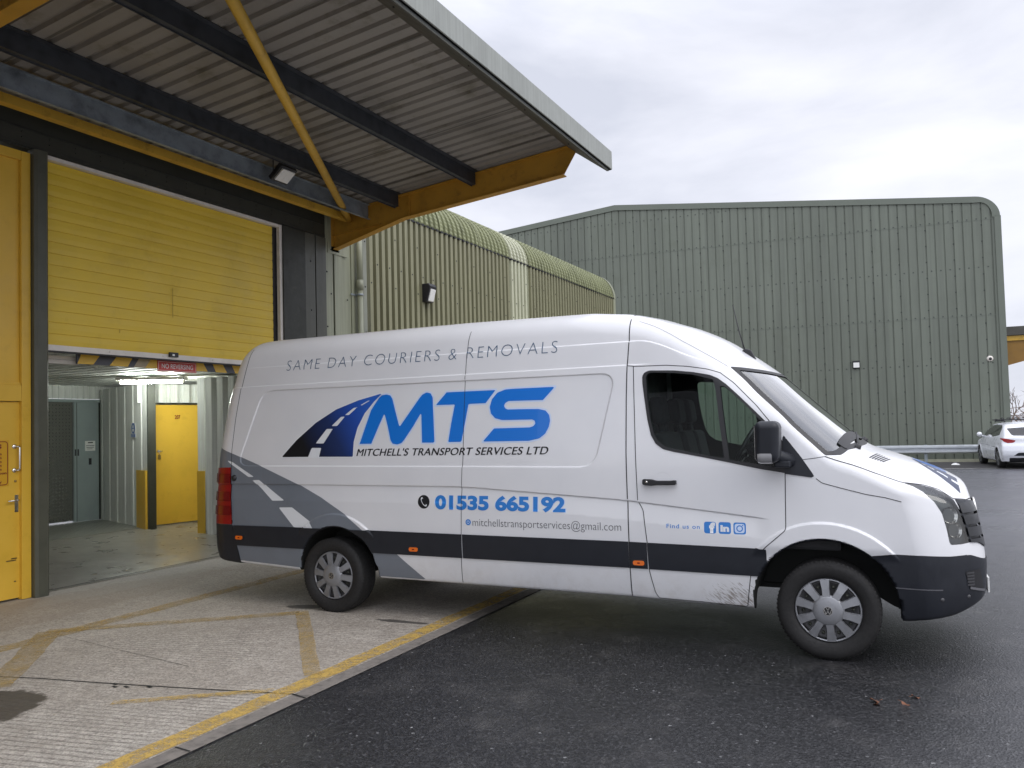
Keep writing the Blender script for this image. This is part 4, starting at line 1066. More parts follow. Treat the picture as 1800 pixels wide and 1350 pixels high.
MT['red_lens'] = plain('red_tail_lens', (.27, .004, .006), .3, coat=.1)
MT['red_dark'] = plain('dark_red_tail_lens', (.16, .004, .005), .2, coat=.3)

MIRW = lambda y: np.minimum(y, VW-y)
BP, BT = surface_net(van_F, (-6.1, -.12, .2), (1.2, 2.12, 2.85), (.02, .03, .0125))
for g_ in ([(lambda Q, o=o: c_belt(Q[:, 0])-Q[:, 2]-o) for o in (-.006, 0, .006)]+[(lambda Q, o=o: Q[:, 2]-o) for o in (2.160, 2.165, 2.170)]
           +[(lambda Q, o=o: np.where(Q[:, 2] > 2.0, Q[:, 2]-o+c_lift(Q[:, 0]), -1)) for o in (2.351, 2.357, 2.363)]
           +[(lambda Q, o=o: np.where(MIRW(Q[:, 1]) < .4, poly_sd(Q[:, 0], Q[:, 2], RECESS)-o, 1)) for o in (-.007, 0, .007)]
           +[(lambda Q, a=a, o=o: np.where(Q[:, 2] > .6, np.sqrt((Q[:, 0]-a[0])**2+(Q[:, 2]-a[1])**2)-a[2]-o, 1)) for a in ARCH for o in (.108, .119, .130)]):
    (Pa, Ta), (Pb, Tb) = clip(BP, BT, g_)       # edges laid exactly along every pressed line, so that it shades crisply
    BP = np.concatenate([Pa, Pb]); BT = np.concatenate([Ta, Tb+len(Pa)])
for _ in range(3):
    v_ = van_F(BP[:, 0], BP[:, 1], BP[:, 2]); g0_ = gradient(van_F, BP); fl0 = np.abs(g0_[:, 1]) > .5
    BP[fl0, 1] -= np.clip(v_[fl0]/g0_[fl0, 1], -.006, .006)
def vnorm(P):
    g = gradient(van_F, P); return -g/np.maximum(np.linalg.norm(g, axis=1, keepdims=True), 1e-9)
def onsurf(P, it=8):
    P = np.array(P, float)
    for _ in range(it):
        g = gradient(van_F, P); v = van_F(P[:, 0], P[:, 1], P[:, 2])
        P = P-(v/np.maximum((g*g).sum(1), .05))[:, None]*g
    return P
def ysurf(x, z):
    """first hit of the right flank looking along +y"""
    a = np.full(len(x), -.2); b = np.full(len(x), .9)
    ys_ = np.linspace(-.15, .9, 106)
    hit = np.zeros(len(x), bool)
    for y in ys_:
        v = van_F(x, np.full(len(x), y), z) > 0
        b = np.where(v & ~hit, y, b); a = np.where(v & ~hit, y-.01, a); hit |= v
    for _ in range(22):
        m = (a+b)/2; v = van_F(x, m, z) > 0; b = np.where(v, m, b); a = np.where(v, a, m)
    return b
def vpart(name, P, T, m, parent=van, off=0., mi=None):
    if len(T) == 0: return None
    n = vnorm(P); Q = P+n*off
    return mesh_np(name, Q, T, m, parent, n, mi)
side = lambda poly, hmax=.6: (lambda P: np.maximum(poly_sd(P[:, 0], P[:, 2], poly), MIRW(P[:, 1])-hmax))
right = lambda poly, hmax=.6: (lambda P: np.maximum(poly_sd(P[:, 0], P[:, 2], poly), P[:, 1]-hmax))
left = lambda poly, hmax=.6: (lambda P: np.maximum(poly_sd(P[:, 0], P[:, 2], poly), (VW-P[:, 1])-hmax))

WIN_O = [(-1.30, 2.063), (-1.285, 2.096), (-1.244, 2.111), (-1.046, 2.101), (-.902, 2.081), (-.776, 2.053), (-.715, 2.024), (-.653, 1.975), (-.56, 1.884), (-.468, 1.788), (-.384, 1.70), (-.315, 1.62), (-.25, 1.53), (-.24, 1.313), (-.413, 1.342), (-.637, 1.39), (-.841, 1.433), (-1.052, 1.473), (-1.138, 1.495), (-1.196, 1.538), (-1.232, 1.603), (-1.26, 1.727), (-1.282, 1.887), (-1.298, 2.012)]
PANE1 = [(-1.27, 2.062), (-1.258, 2.086), (-1.226, 2.094), (-1.046, 2.081), (-.903, 2.062), (-.749, 2.015), (-.729, 1.922), (-.712, 1.726), (-.677, 1.421), (-.841, 1.453), (-1.037, 1.494), (-1.116, 1.514), (-1.177, 1.559), (-1.21, 1.617), (-1.238, 1.74), (-1.259, 1.886)]
PANE2 = [(-.697, 1.963), (-.674, 1.966), (-.626, 1.926), (-.527, 1.825), (-.436, 1.727), (-.404, 1.69), (-.345, 1.61), (-.322, 1.36), (-.637, 1.411), (-.66, 1.586), (-.683, 1.795)]
DOOR = [(-1.372, 2.150), (-1.361, 1.628), (-1.35, 1.097), (-1.31, 1.023), (-1.285, .778), (-1.277, .553), (-1.242, .384), (-1.217, .345), (-.867, .338), (-.556, .325), (-.517, .575), (-.414, .77), (-.26, .906), (-.25, 1.308), (-.26, 1.484), (-.30, 1.628), (-.437, 1.807), (-.599, 1.983), (-.70, 2.066), (-.80, 2.10), (-.95, 2.128), (-1.113, 2.145)]
HEAD = [(.501, 1.246), (.588, 1.234), (.697, 1.200), (.773, 1.161), (.821, 1.118), (.858, 1.039), (.884, .936), (.905, .835), (.846, .827), (.779, .827), (.764, .928), (.739, 1.038), (.696, 1.115), (.63, 1.183), (.57, 1.22)]
TAIL = [(-5.80, 1.352), (-5.548, 1.359), (-5.553, 1.241), (-5.556, 1.089), (-5.548, .938), (-5.543, .792), (-5.80, .791)]
REARB = [(-6.1, .785), (-5.543, .786), (-5.531, .71), (-5.511, .635), (-5.484, .508), (-5.462, .30), (-6.1, .30)]
WSF = [(.145, 2.112), (.19, 2.108), (.344, 2.098), (.7, 2.082), (1.0, 2.078), (1.0, 1.497), (.6, 1.487), (.255, 1.468), (.10, 1.437), (.022, 1.438), (.046, 1.667), (.094, 1.892)]
GRL = [(.218, 1.122), (.30, 1.110), (.60, 1.085), (1.0, 1.075), (1.0, .775), (.50, .775), (.357, .789), (.26, .83), (.188, .836), (.192, .936), (.188, 1.039)]
BUMPT_X = [-1, .29, .426, .61, .779, .902, .97, 1.02, 1.2]; BUMPT_Z = [.742, .742, .760, .757, .747, .753, .722, .705, .700]

P, T = BP, BT
# cab windows, windscreen
g_ws = lambda Q: np.maximum(poly_sd(MIRW(Q[:, 1]), Q[:, 2], WSF), -.95-Q[:, 0])
def cut(g):
    global P, T
    a, (P, T) = clip(P, T, g); return a
ws = cut(g_ws)
wsi, wso = clip(*ws, lambda Q: g_ws(Q)+.028)
vpart('windscreen', *wsi, MT['ws_glass'], off=-.004)
winr = cut(right(WIN_O)); winl = cut(left(WIN_O))
doorr = cut(right(DOOR)); doorl = cut(left(DOOR))
head_r = cut(right(HEAD, .36)); head_l = cut(left(HEAD, .36))
grl = cut(lambda Q: np.maximum(poly_sd(MIRW(Q[:, 1]), Q[:, 2], GRL), .8-Q[:, 0]))
bmp = cut(lambda Q: np.maximum(np.maximum(Q[:, 2]-np.interp(Q[:, 0], BUMPT_X, BUMPT_Z), .26-Q[:, 0]), -(np.sqrt((Q[:, 0]+.015)**2+(Q[:, 2]-.36)**2)-.47)))
tl_r = cut(right(TAIL, .20)); tl_l = cut(left(TAIL, .20))
rbm = cut(lambda Q: poly_sd(Q[:, 0], Q[:, 2], REARB))
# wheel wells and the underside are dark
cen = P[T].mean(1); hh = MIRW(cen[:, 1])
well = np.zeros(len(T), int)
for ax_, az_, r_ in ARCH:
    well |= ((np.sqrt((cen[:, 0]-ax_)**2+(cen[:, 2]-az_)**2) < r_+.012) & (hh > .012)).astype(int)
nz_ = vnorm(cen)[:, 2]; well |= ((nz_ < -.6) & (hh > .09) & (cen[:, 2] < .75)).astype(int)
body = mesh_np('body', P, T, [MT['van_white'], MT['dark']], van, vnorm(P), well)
sfr = vpart('windscreen_seal', *wso, MT['black'], body, .002)
def door(tri, win, panes, lab):
    d = vpart('door', *tri, MT['van_white'], van, .0015)
    rest = win
    for k, pn_ in enumerate(panes):
        a, rest = clip(*rest, side(pn_)); vpart('window_pane', *a, MT['glass'], d, -.012)
    vpart('window_frame', *rest, MT['black'], d, .005)
    tag(d, lab); return d
dr = door(doorr, winr, (PANE1, PANE2), None); dl = door(doorl, winl, (PANE1, PANE2), None)
# head lamps: clear cover over a dark reflector bowl
for hd in (head_r, head_l):
    o = vpart('headlight', *hd, plain('headlight_reflector', (.13, .14, .14), .38, .5), van, -.03)
    vpart('lens', *hd, glass('headlight_lens', (.72, .74, .75)), o, .001)
    c = hd[0].mean(0); sg_ = 1 if c[1] < 1 else -1
    mb = MB(); 
    for (cx, cz, r_) in ((.80, 1.02, .055), (.83, .92, .05)):
        p = onsurf([(cx, c[1], cz)])[0]; n_ = vnorm(np.array([p]))[0]
        mb.lathe([(0, -.05), (r_*.5, -.045), (r_, -.012), (r_*1.08, -.010)], p-n_*.008, n_, 20)
    mb.build('bulb_bowl', MT['chrome'], o)
# grille: dark opening, five bowed bars and the badge
grille = vpart('grille', *grl, MT['black'], van, -.012)
vpart('surround', *clip(*grl, lambda Q: -(poly_sd(MIRW(Q[:, 1]), Q[:, 2], GRL)+.022))[0], MT['trim_plastic'], grille, .004)
for zc in (.825, .905, .985, 1.062):
    a, _ = clip(*grl, lambda Q: np.abs(Q[:, 2]-zc)-.031)
    vpart('bar', *a, paint('grille_bar', (.020, .021, .024), .35, .05, 5), grille, .010)
bd = thing('badge', None, None); bd.parent = van
def emblem(mb, c, n, up, r, mi=0, mk=1):
    """round emblem: ring, V over W"""
    c, n = Vector(c), Vector(n).normalized(); s_ = Vector(up).cross(n).normalized(); u = n.cross(s_).normalized()
    mb.lathe([(r*.90, 0), (r, 0), (r, r*.12), (r*.90, r*.12)], c, n, 32, mi, False, True)
    def bar(a, b, w=.07):
        a = Vector(a); b = Vector(b); d = (b-a).normalized(); q = Vector((-d.y, d.x))*w
        pts = [a-q, b-q, b+q, a+q]
        mb.add([c+s_*(p.x*r)+u*(p.y*r)+n*(r*.03) for p in pts]+[c+s_*(p.x*r)+u*(p.y*r)+n*(r*.12) for p in pts], [(0, 3, 2, 1), (4, 5, 6, 7), (0, 1, 5, 4), (1, 2, 6, 5), (2, 3, 7, 6), (3, 0, 4, 7)], mi)
    bar((-.36, .84), (0, .14)); bar((.36, .84), (0, .14))
    bar((-.80, .44), (-.40, -.72)); bar((-.40, -.72), (0, .02)); bar((0, .02), (.40, -.72)); bar((.40, -.72), (.80, .44))
bp_ = onsurf([(1.0, VW/2, .985)])[0]
bpy.data.objects.remove(bd)
mb = MB(); mb.lathe([(0, .0), (.085, .0), (.088, -.02)], bp_+np.array([.014, 0, 0]), (1, 0, .12), 32, 1); emblem(mb, bp_+np.array([.016, 0, 0]), (1, 0, .12), (0, 0, 1), .09); mb.build('badge', [MT['chrome'], MT['black']], van)
# bumpers
fb = vpart('front_bumper', *bmp, MT['trim_plastic'], van, .006)
for sx, sz in ((.70, .47), (.93, .46)):
    p = onsurf([(sx, .1, sz)])[0]; n_ = vnorm(np.array([p]))[0]; mb = MB(); mb.lathe([(0, .010), (.012, .009), (.015, .003)], p, n_, 16); mb.build('parking_sensor', plain('sensor_plastic', (.06, .06, .065), .4), fb)
np_ = MB(); np_.box((1.045, VW/2-.26, .40), (1.058, VW/2+.26, .51)); np_.build('number_plate', MT['white_ink'], fb, bevel=.003)
rb = vpart('rear_bumper', *rbm, MT['trim_plastic'], van, .008)
for tl, f_ in ((tl_r, 1), (tl_l, 1)):
    o = vpart('tail_light', *tl, MT['red_lens'], van, .010)
    for zc in (1.25, 1.07, .93):
        a, _ = clip(*tl, lambda Q: np.abs(Q[:, 2]-zc)-.045); vpart('segment', *a, MT['red_dark'], o, .020)
# side trim strips
def band(Q):
    top_ = np.interp(Q[:, 0], [-5.5, -4.6, -1.5, -.4], [.783, .787, .779, .765]); bot_ = np.interp(Q[:, 0], [-5.5, -4.6, -1.5, -.4], [.583, .582, .574, .562])
    d = np.maximum(Q[:, 2]-top_, bot_-Q[:, 2])
    d = np.maximum(d, np.maximum(Q[:, 0]+.40, -5.53-Q[:, 0]))
    d = np.maximum(d, MIRW(Q[:, 1])-.3)
    return d
for sgn in (1, -1):
    fl_ = lambda Q: Q[:, 1]*sgn+(0 if sgn > 0 else VW)-.5
    a, _ = clip(BP, BT, lambda Q: np.maximum(band(Q), fl_(Q)))
    # leave the wheel arches open
    for ax_, az_, r_ in ARCH: _, a = clip(*a, lambda Q: np.sqrt((Q[:, 0]-ax_)**2+(Q[:, 2]-az_)**2)-r_-.006)
    # one strip each side of every gap
    for x0, x1 in ((-5.6, -4.3), (-4.3, -2.924), (-2.916, -1.434), (-1.426, -1.287), (-1.279, -.3)):
        b_, _ = clip(*a, lambda Q: np.maximum(x0-Q[:, 0], Q[:, 0]-x1))
        if len(b_[1]): vpart('side_trim', *b_, MT['trim_plastic'], van, .009)
# black lips inside the wheel arches, black sail panel
for ax_, az_, r_ in ARCH:
    for sy_ in (1, -1):
        a, _ = clip(BP, BT, lambda Q: np.maximum(np.maximum(np.abs(np.sqrt((Q[:, 0]-ax_)**2+(Q[:, 2]-az_)**2)-r_-.004)-.008, (Q[:, 1] if sy_ > 0 else VW-Q[:, 1])-.02), .40-Q[:, 2])); vpart('arch_lip', *a, MT['trim_plastic'], van, .004)
for sf_ in (right, left):
    a, _ = clip(BP, BT, sf_([(-.262, 1.60), (-.138, 1.43), (-.044, 1.28), (-.252, 1.309)], .3)); vpart('sail_panel', *a, MT['trim_plastic'], van, .006)
# panel gaps as narrow dark ribbons on the skin
def ribbon(pts, w=.006, m='gap', off=.0022, parent=body, name='panel_gap', flank=True):
    pts = [np.array(p, float) for p in pts]
    if flank:
        q = np.array(pts)[:, [0, -1]] if len(pts[0]) == 3 else np.array(pts)
        L = np.r_[0, np.cumsum(np.linalg.norm(np.diff(q, axis=0), axis=1))]; t = np.linspace(0, L[-1], max(3, int(L[-1]/.02)))
        x = np.interp(t, L, q[:, 0]); z = np.interp(t, L, q[:, 1]); S = np.stack([x, ysurf(x, z), z], 1)
    else:
        q = np.array(pts); L = np.r_[0, np.cumsum(np.linalg.norm(np.diff(q, axis=0), axis=1))]; t = np.linspace(0, L[-1], max(3, int(L[-1]/.02)))
        S = onsurf(np.stack([np.interp(t, L, q[:, i]) for i in range(3)], 1))
    n = vnorm(S); tg = np.gradient(S, axis=0); tg /= np.linalg.norm(tg, axis=1, keepdims=True); s_ = np.cross(n, tg)
    A = S-s_*w/2+n*off; B = S+s_*w/2+n*off; k = len(S)
    Tq = np.array([(i, i+1, k+i) for i in range(k-1)]+[(i+1, k+i+1, k+i) for i in range(k-1)])
    return mesh_np(name, np.concatenate([A, B]), Tq, MT[m], parent, np.concatenate([n, n]))
DO = DOOR+[DOOR[0]]
ribbon(DO, .006)
ribbon([(-1.419, 2.545), (-1.413, 2.356), (-1.424, 2.172), (-1.43, 1.899), (-1.434, 1.451), (-1.432, 1.105), (-1.43, .772), (-1.433, .345)], .008)
ribbon([(-1.424, 2.160), (-1.37, 2.152)], .006)
ribbon([(-2.876, 2.549), (-2.886, 2.46), (-2.892, 2.206), (-2.896, 1.856), (-2.898, 1.462), (-2.918, 1.07), (-2.924, .826), (-2.948, .36)], .005)
ribbon([(-5.397, 2.55), (-5.413, 2.489), (-5.445, 2.314), (-5.478, 2.158), (-5.524, 1.825), (-5.549, 1.539), (-5.549, 1.368), (-5.545, 1.36)], .006)
ribbon([(.021, .016, 1.431), (.163, .029, 1.381), (.322, .043, 1.318), (.501, .084, 1.246), (.635, .171, 1.223), (.729, .217, 1.19), (.788, .208, 1.148), (.818, .215, 1.126), (.90, .35, 1.105), (.94, .6, 1.095), (.955, 1.0, 1.088)], .007, flank=False)
ribbon([(-.043, 1.276), (-.006, 1.245), (.117, 1.21), (.277, 1.168), (.395, 1.148), (.495, 1.12)], .005)
ribbon([(-.24, 1.395), (-.05, 1.42), (.021, 1.431)], .004)
ribbon([(-1.419, .30, 2.57), (-1.419, .7, 2.64), (-1.419, 1.2, 2.65), (-1.419, 1.7, 2.57)], .008, flank=False)
MT['seam'] = plain('painted_seam', (.30, .30, .31), .5)
ribbon([(-1.35, .20, 2.53), (-1.173, .165, 2.444), (-.989, .138, 2.329), (-.816, .137, 2.22), (-.648, .135, 2.115)], .004, 'seam', flank=False)
ribbon([(.29, .7425), (.426, .7605), (.61, .7575), (.779, .7475), (.88, .752)], .006)
# livery: grey road sweep with white dashes
GREY = [(-5.75, 1.565), (-5.47, 1.475), (-5.138, 1.361), (-4.689, 1.191), (-4.429, 1.075), (-4.181, .938), (-4.084, .878), (-3.944, .778), (-3.598, .577), (-3.313, .357), (-3.30, .2), (-6.0, .2), (-6.0, 1.6)]
DASH = ([(-5.612, 1.432), (-5.535, 1.412), (-5.252, 1.265), (-5.326, 1.265), (-5.569, 1.40)], [(-5.277, 1.234), (-5.187, 1.235), (-5.05, 1.145), (-4.872, 1.038), (-5.022, 1.035), (-5.163, 1.15)], [(-4.944, .971), (-4.78, .975), (-4.56, .841), (-4.518, .771), (-4.616, .778), (-4.761, .785)])
def grid_patch(poly, step, grow=0., top=False):
    q = np.array(poly); lo_ = q.min(0)-grow-step; hi_ = q.max(0)+grow+step
    nx, ny = (int((hi_[i]-lo_[i])/step)+2 for i in (0, 1))
    u = np.linspace(lo_[0], hi_[0], nx); w = np.linspace(lo_[1], hi_[1], ny)
    G = np.stack(np.meshgrid(u, w, indexing='ij'), -1).reshape(-1, 2)
    ii = np.arange(nx*ny).reshape(nx, ny); a_, b_, c_, d_ = ii[:-1, :-1].ravel(), ii[1:, :-1].ravel(), ii[1:, 1:].ravel(), ii[:-1, 1:].ravel()
    Tq = np.concatenate([np.stack([a_, b_, c_], 1), np.stack([a_, c_, d_], 1)])
    P3 = np.stack([G[:, 0], np.zeros(len(G)), G[:, 1]], 1)
    return clip(P3, Tq, lambda Q: poly_sd(Q[:, 0], Q[:, 2], poly)-grow)[0]
def zsurf(x, y):
    a = np.full(len(x), 2.8); b = np.full(len(x), .6); hit = np.zeros(len(x), bool)
    for z in np.linspace(2.0, .6, 141):
        v = van_F(x, y, np.full(len(x), z)) > 0; b = np.where(v & ~hit, z, b); a = np.where(v & ~hit, z+.01, a); hit |= v
    for _ in range(22):
        m = (a+b)/2; v = van_F(x, y, m) > 0; b = np.where(v, m, b); a = np.where(v, a, m)
    return b
def patch_to_flank(name, PT_, m, off, parent):
    Pq, Tq = PT_
    S = np.stack([Pq[:, 0], ysurf(Pq[:, 0], Pq[:, 2]), Pq[:, 2]], 1); n = vnorm(S); return mesh_np(name, S+n*off, Tq, m, parent, n)
def decal(name, poly, m, off=.0016, grow=0., parent=van, holes=(), step=None):
    q = np.array(poly); sz = (q.max(0)-q.min(0)).min(); st = step or float(np.clip(sz/16, .0022, .012))
    a = grid_patch(poly, st, grow)
    for h_ in holes: _, a = clip(*a, lambda Q: poly_sd(Q[:, 0], Q[:, 2], h_))
    return patch_to_flank(name, a, m, off, parent)
def decal_top(name, poly, m, off=.0016, parent=van, step=.006):
    Pq, Tq = grid_patch(poly, step); x, y = Pq[:, 0], Pq[:, 2]; S = np.stack([x, y, zsurf(x, y)], 1); n = vnorm(S); return mesh_np(name, S+n*off, Tq, m, parent, n)
PB, TB = clip(P, T, lambda Q: Q[:, 1]-.30)[0]
a, _ = clip(PB, TB, lambda Q: np.maximum(poly_sd(Q[:, 0], Q[:, 2], GREY), np.interp(Q[:, 0], [-5.5, -4.68, -3.8, -1.5], [.432, .395, .365, .355])-Q[:, 2]))
for ax_, az_, r_ in ARCH: _, a = clip(*a, lambda Q: np.sqrt((Q[:, 0]-ax_)**2+(Q[:, 2]-az_)**2)-r_-.004)
for d_ in DASH: _, a = clip(*a, lambda Q: poly_sd(Q[:, 0], Q[:, 2], d_))
gv = vpart('livery_sweep', *a, MT['grey_vinyl'], van, .0012)
for d_ in DASH:
    decal('dash', d_, MT['white_vinyl'], .0014, parent=gv)
# big logo
LM = [(-3.992, 1.573), (-3.877, 1.882), (-3.82, 1.96), (-3.792, 1.996), (-3.762, 2.016), (-3.714, 2.022), (-3.671, 2.011), (-3.646, 1.978), (-3.602, 1.844), (-3.56, 1.721), (-3.463, 1.84), (-3.359, 1.972), (-3.328, 2.006), (-3.284, 2.023), (-3.242, 2.013), (-3.219, 1.974), (-3.203, 1.776), (-3.187, 1.574), (-3.316, 1.575), (-3.325, 1.709), (-3.333, 1.843), (-3.417, 1.718), (-3.505, 1.602), (-3.534, 1.574), (-3.579, 1.562), (-3.627, 1.57), (-3.652, 1.602), (-3.688, 1.731), (-3.727, 1.848), (-3.792, 1.719), (-3.861, 1.573)]
LT = [(-3.184, 1.905), (-3.078, 2.015), (-2.595, 2.015), (-2.687, 1.905), (-2.854, 1.904), (-2.885, 1.74), (-2.917, 1.577), (-3.049, 1.577), (-3.022, 1.744), (-2.991, 1.904)]
LS = [(-2.046, 2.018), (-2.151, 1.912), (-2.307, 1.914), (-2.469, 1.915), (-2.501, 1.899), (-2.51, 1.876), (-2.5, 1.856), (-2.479, 1.844), (-2.306, 1.842), (-2.19, 1.839), (-2.126, 1.824), (-2.093, 1.786), (-2.085, 1.74), (-2.096, 1.688), (-2.128, 1.633), (-2.18, 1.595), (-2.274, 1.576), (-2.478, 1.576), (-2.707, 1.576), (-2.603, 1.686), (-2.45, 1.687), (-2.268, 1.688), (-2.235, 1.698), (-2.218, 1.72), (-2.224, 1.742), (-2.247, 1.753), (-2.378, 1.754), (-2.526, 1.755), (-2.594, 1.773), (-2.635, 1.815), (-2.647, 1.87), (-2.627, 1.937), (-2.576, 1.992), (-2.501, 2.016), (-2.412, 2.019)]
LR = [(-4.91, 1.458), (-4.734, 1.621), (-4.512, 1.781), (-4.276, 1.902), (-4.025, 1.979), (-3.763, 2.034), (-3.846, 1.961), (-3.947, 1.855), (-4.022, 1.724), (-4.06, 1.593), (-4.064, 1.456), (-4.254, 1.457), (-4.629, 1.458)]
LRD = ([(-4.591, 1.45), (-4.547, 1.543), (-4.434, 1.542), (-4.458, 1.45)], [(-4.502, 1.585), (-4.378, 1.72), (-4.307, 1.719), (-4.408, 1.583)], [(-4.323, 1.746), (-4.217, 1.83), (-4.171, 1.832), (-4.258, 1.745)], [(-4.172, 1.846), (-4.075, 1.91), (-4.031, 1.916), (-4.126, 1.845)], [(-4.022, 1.923), (-3.918, 1.971), (-3.879, 1.978), (-3.987, 1.929)])
for nm, pl_ in (('letter_m', LM), ('letter_t', LT), ('letter_s', LS)):
    decal('outline', pl_, MT['halo'], .0010, .014); decal('letter', pl_, MT['blue'], .0020)
m_ = NT('road_logo_vinyl'); s3 = m_.n('ShaderNodeSeparateXYZ'); m_.l(m_.co, s3.inputs[0])
k_ = m_.math('ADD', m_.math('MULTIPLY', m_.math('ADD', s3.outputs['X'], 4.75), .9), m_.math('MULTIPLY', m_.math('SUBTRACT', s3.outputs['Z'], 1.52), .55))
m_.set(Base_Color=m_.ramp(k_, [(.12, (.006, .006, .008)), (.50, (.012, .028, .11)), (.78, (.018, .07, .36)), (1., (.022, .11, .48))]), Roughness=.32); m_.b.inputs['Coat Weight'].default_value = .3
decal('outline', LR, MT['white_vinyl'], .0010, .010); decal('road_logo', LR, m_.mat, .0020, holes=LRD, step=.011)
# lettering wrapped on the flank
def flank_text(name, body_, x0, x1, base, cap, m, off=.0020, parent=van, **k):
    me = text_fit(body_, x0, x1, base, cap, **k)
    bm = bmesh.new(); bm.from_mesh(me); bpy.data.meshes.remove(me)
    z0, z1 = base-.5*cap, base+1.4*cap; st = max(.012, cap/6)
    for z in np.arange(z0, z1, st): bmesh.ops.bisect_plane(bm, geom=bm.verts[:]+bm.edges[:]+bm.faces[:], plane_co=(0, z, 0), plane_no=(0, 1, 0))
    for x in np.arange(x0, x1, .12): bmesh.ops.bisect_plane(bm, geom=bm.verts[:]+bm.edges[:]+bm.faces[:], plane_co=(x, 0, 0), plane_no=(1, 0, 0))
    c = np.array([v.co for v in bm.verts]); S = np.stack([c[:, 0], ysurf(c[:, 0], c[:, 1]), c[:, 1]], 1); S = S+vnorm(S)*off
    for v, p in zip(bm.verts, S): v.co = p
    me = bpy.data.meshes.new(name); bm.to_mesh(me); bm.free(); me.materials.append(m)
    o = bpy.data.objects.new(name, me); COL.objects.link(o); o.parent = parent; return o
thin = plain('slate_blue_vinyl', (.05, .10, .17), .4)
flank_text('lettering', 'SAME DAY COURIERS & REMOVALS', -4.915, -2.032, 2.306, .098, thin, bold=-.022, spacing=1.22)
for k_ in (-.0022, .0022, 0): flank_text('lettering', "MITCHELL'S TRANSPORT SERVICES LTD", -4.023+k_, -2.100+k_, 1.463+.3*k_, .063, MT['black_vinyl'], .002+.02*k_, shear=.25, spacing=1.05)
flank_text('lettering_outline', '01535 665192', -3.189, -1.948, .992, .122, MT['halo'], .0011, bold=.075, spacing=1.0)
flank_text('lettering', '01535 665192', -3.181, -1.956, .992, .122, MT['blue2'], bold=.045, spacing=1.0)
flank_text('lettering', 'mitchellstransportservices@gmail.com', -2.812, -1.491, .859, .062, plain('grey_vinyl_letters', (.075, .078, .085), .4), bold=-.012)
flank_text('lettering', 'Find us on', -1.129, -.876, .893, .032, MT['blue2'], bold=.014, spacing=1.15)
circ = lambda cx, cz, rx, rz_, n=28: [(cx+rx*math.cos(2*math.pi*i/n), cz+rz_*math.sin(2*math.pi*i/n)) for i in range(n)]
decal('phone_disc', circ(-3.297, 1.054, .060, .060), MT['black_vinyl'])
hs_ = [(-3.325, 1.090), (-3.312, 1.095), (-3.303, 1.080), (-3.310, 1.070), (-3.300, 1.050), (-3.288, 1.036), (-3.278, 1.040), (-3.264, 1.030), (-3.266, 1.017), (-3.280, 1.013), (-3.303, 1.028), (-3.320, 1.055), (-3.328, 1.075)]
phs = decal('phone_symbol', hs_, MT['white_vinyl'], .0024); 
decal('phone_core', [(x*.72-3.297*.28, z*.72+1.054*.28) for x, z in hs_], MT['black_vinyl'], .0028)
decal('mail_disc', circ(-2.855, .888, .026, .026), MT['blue2']); decal('mail_ring', circ(-2.855, .888, .014, .014), MT['halo'], .0024); decal('mail_dot', circ(-2.855, .888, .009, .009), MT['blue2'], .0028)
def icon(x0, x1, z0=.8625, z1=.949): return round_poly([(x0, z0), (x1, z0), (x1, z1), (x0, z1)], .018, 5)
decal('social_icon', icon(-.844, -.755), MT['blue2']); flank_text('symbol', 'f', -.806, -.762, .866, .078, MT['white_vinyl'], .0026, bold=.07)
decal('social_icon', icon(-.737, -.647), MT['blue2']); flank_text('symbol', 'in', -.724, -.660, .878, .052, MT['white_vinyl'], .0026, bold=.05)
decal('social_icon', icon(-.629, -.539), MT['blue2']); decal('icon_field', icon(-.619, -.549, .8725, .939), MT['halo'], .0022); decal('icon_ring', circ(-.584, .905, .024, .024), MT['blue2'], .0026); decal('icon_core', circ(-.584, .905, .016, .016), MT['halo'], .0030); decal('icon_dot', circ(-.562, .928, .005, .005), MT['blue2'], .0026)
# hood graphic
def hood(name, poly, m, off): return decal_top(name, poly, m, off)
hm = lambda pl_: [(.875-(v_-1.455)*.50, .36+(u_+4.91)*.444) for u_, v_ in pl_]
hood('hood_road', hm(LR), plain('dark_blue_vinyl', (.010, .022, .07), .32), .0014)
for d_ in LRD: hood('hood_dash', hm(d_), MT['white_vinyl'], .0020)
for pl_ in (LM, LT, LS): hood('hood_letter', hm(pl_), MT['blue'], .0014)
decal('fog_recess', [(.858, .645), (.955, .655), (.975, .51), (.885, .535)], MT['black'], .009, parent=fb)
for zc in (.555, .575, .595, .615, .635): decal('slat', [(.868, zc-.004), (.912, zc-.006), (.912, zc+.006), (.868, zc+.005)], plain('slat_plastic', (.05, .05, .055), .4), .012, parent=fb)
decal('ledge', [(.882, .528), (.975, .498), (.975, .514), (.884, .544)], plain('ledge_plastic', (.12, .12, .13), .35), .014, parent=fb)
decal('crease', [(.40, .533), (.72, .526), (.72, .534), (.40, .541)], plain('crease_plastic', (.10, .10, .11), .35), .008, parent=fb)
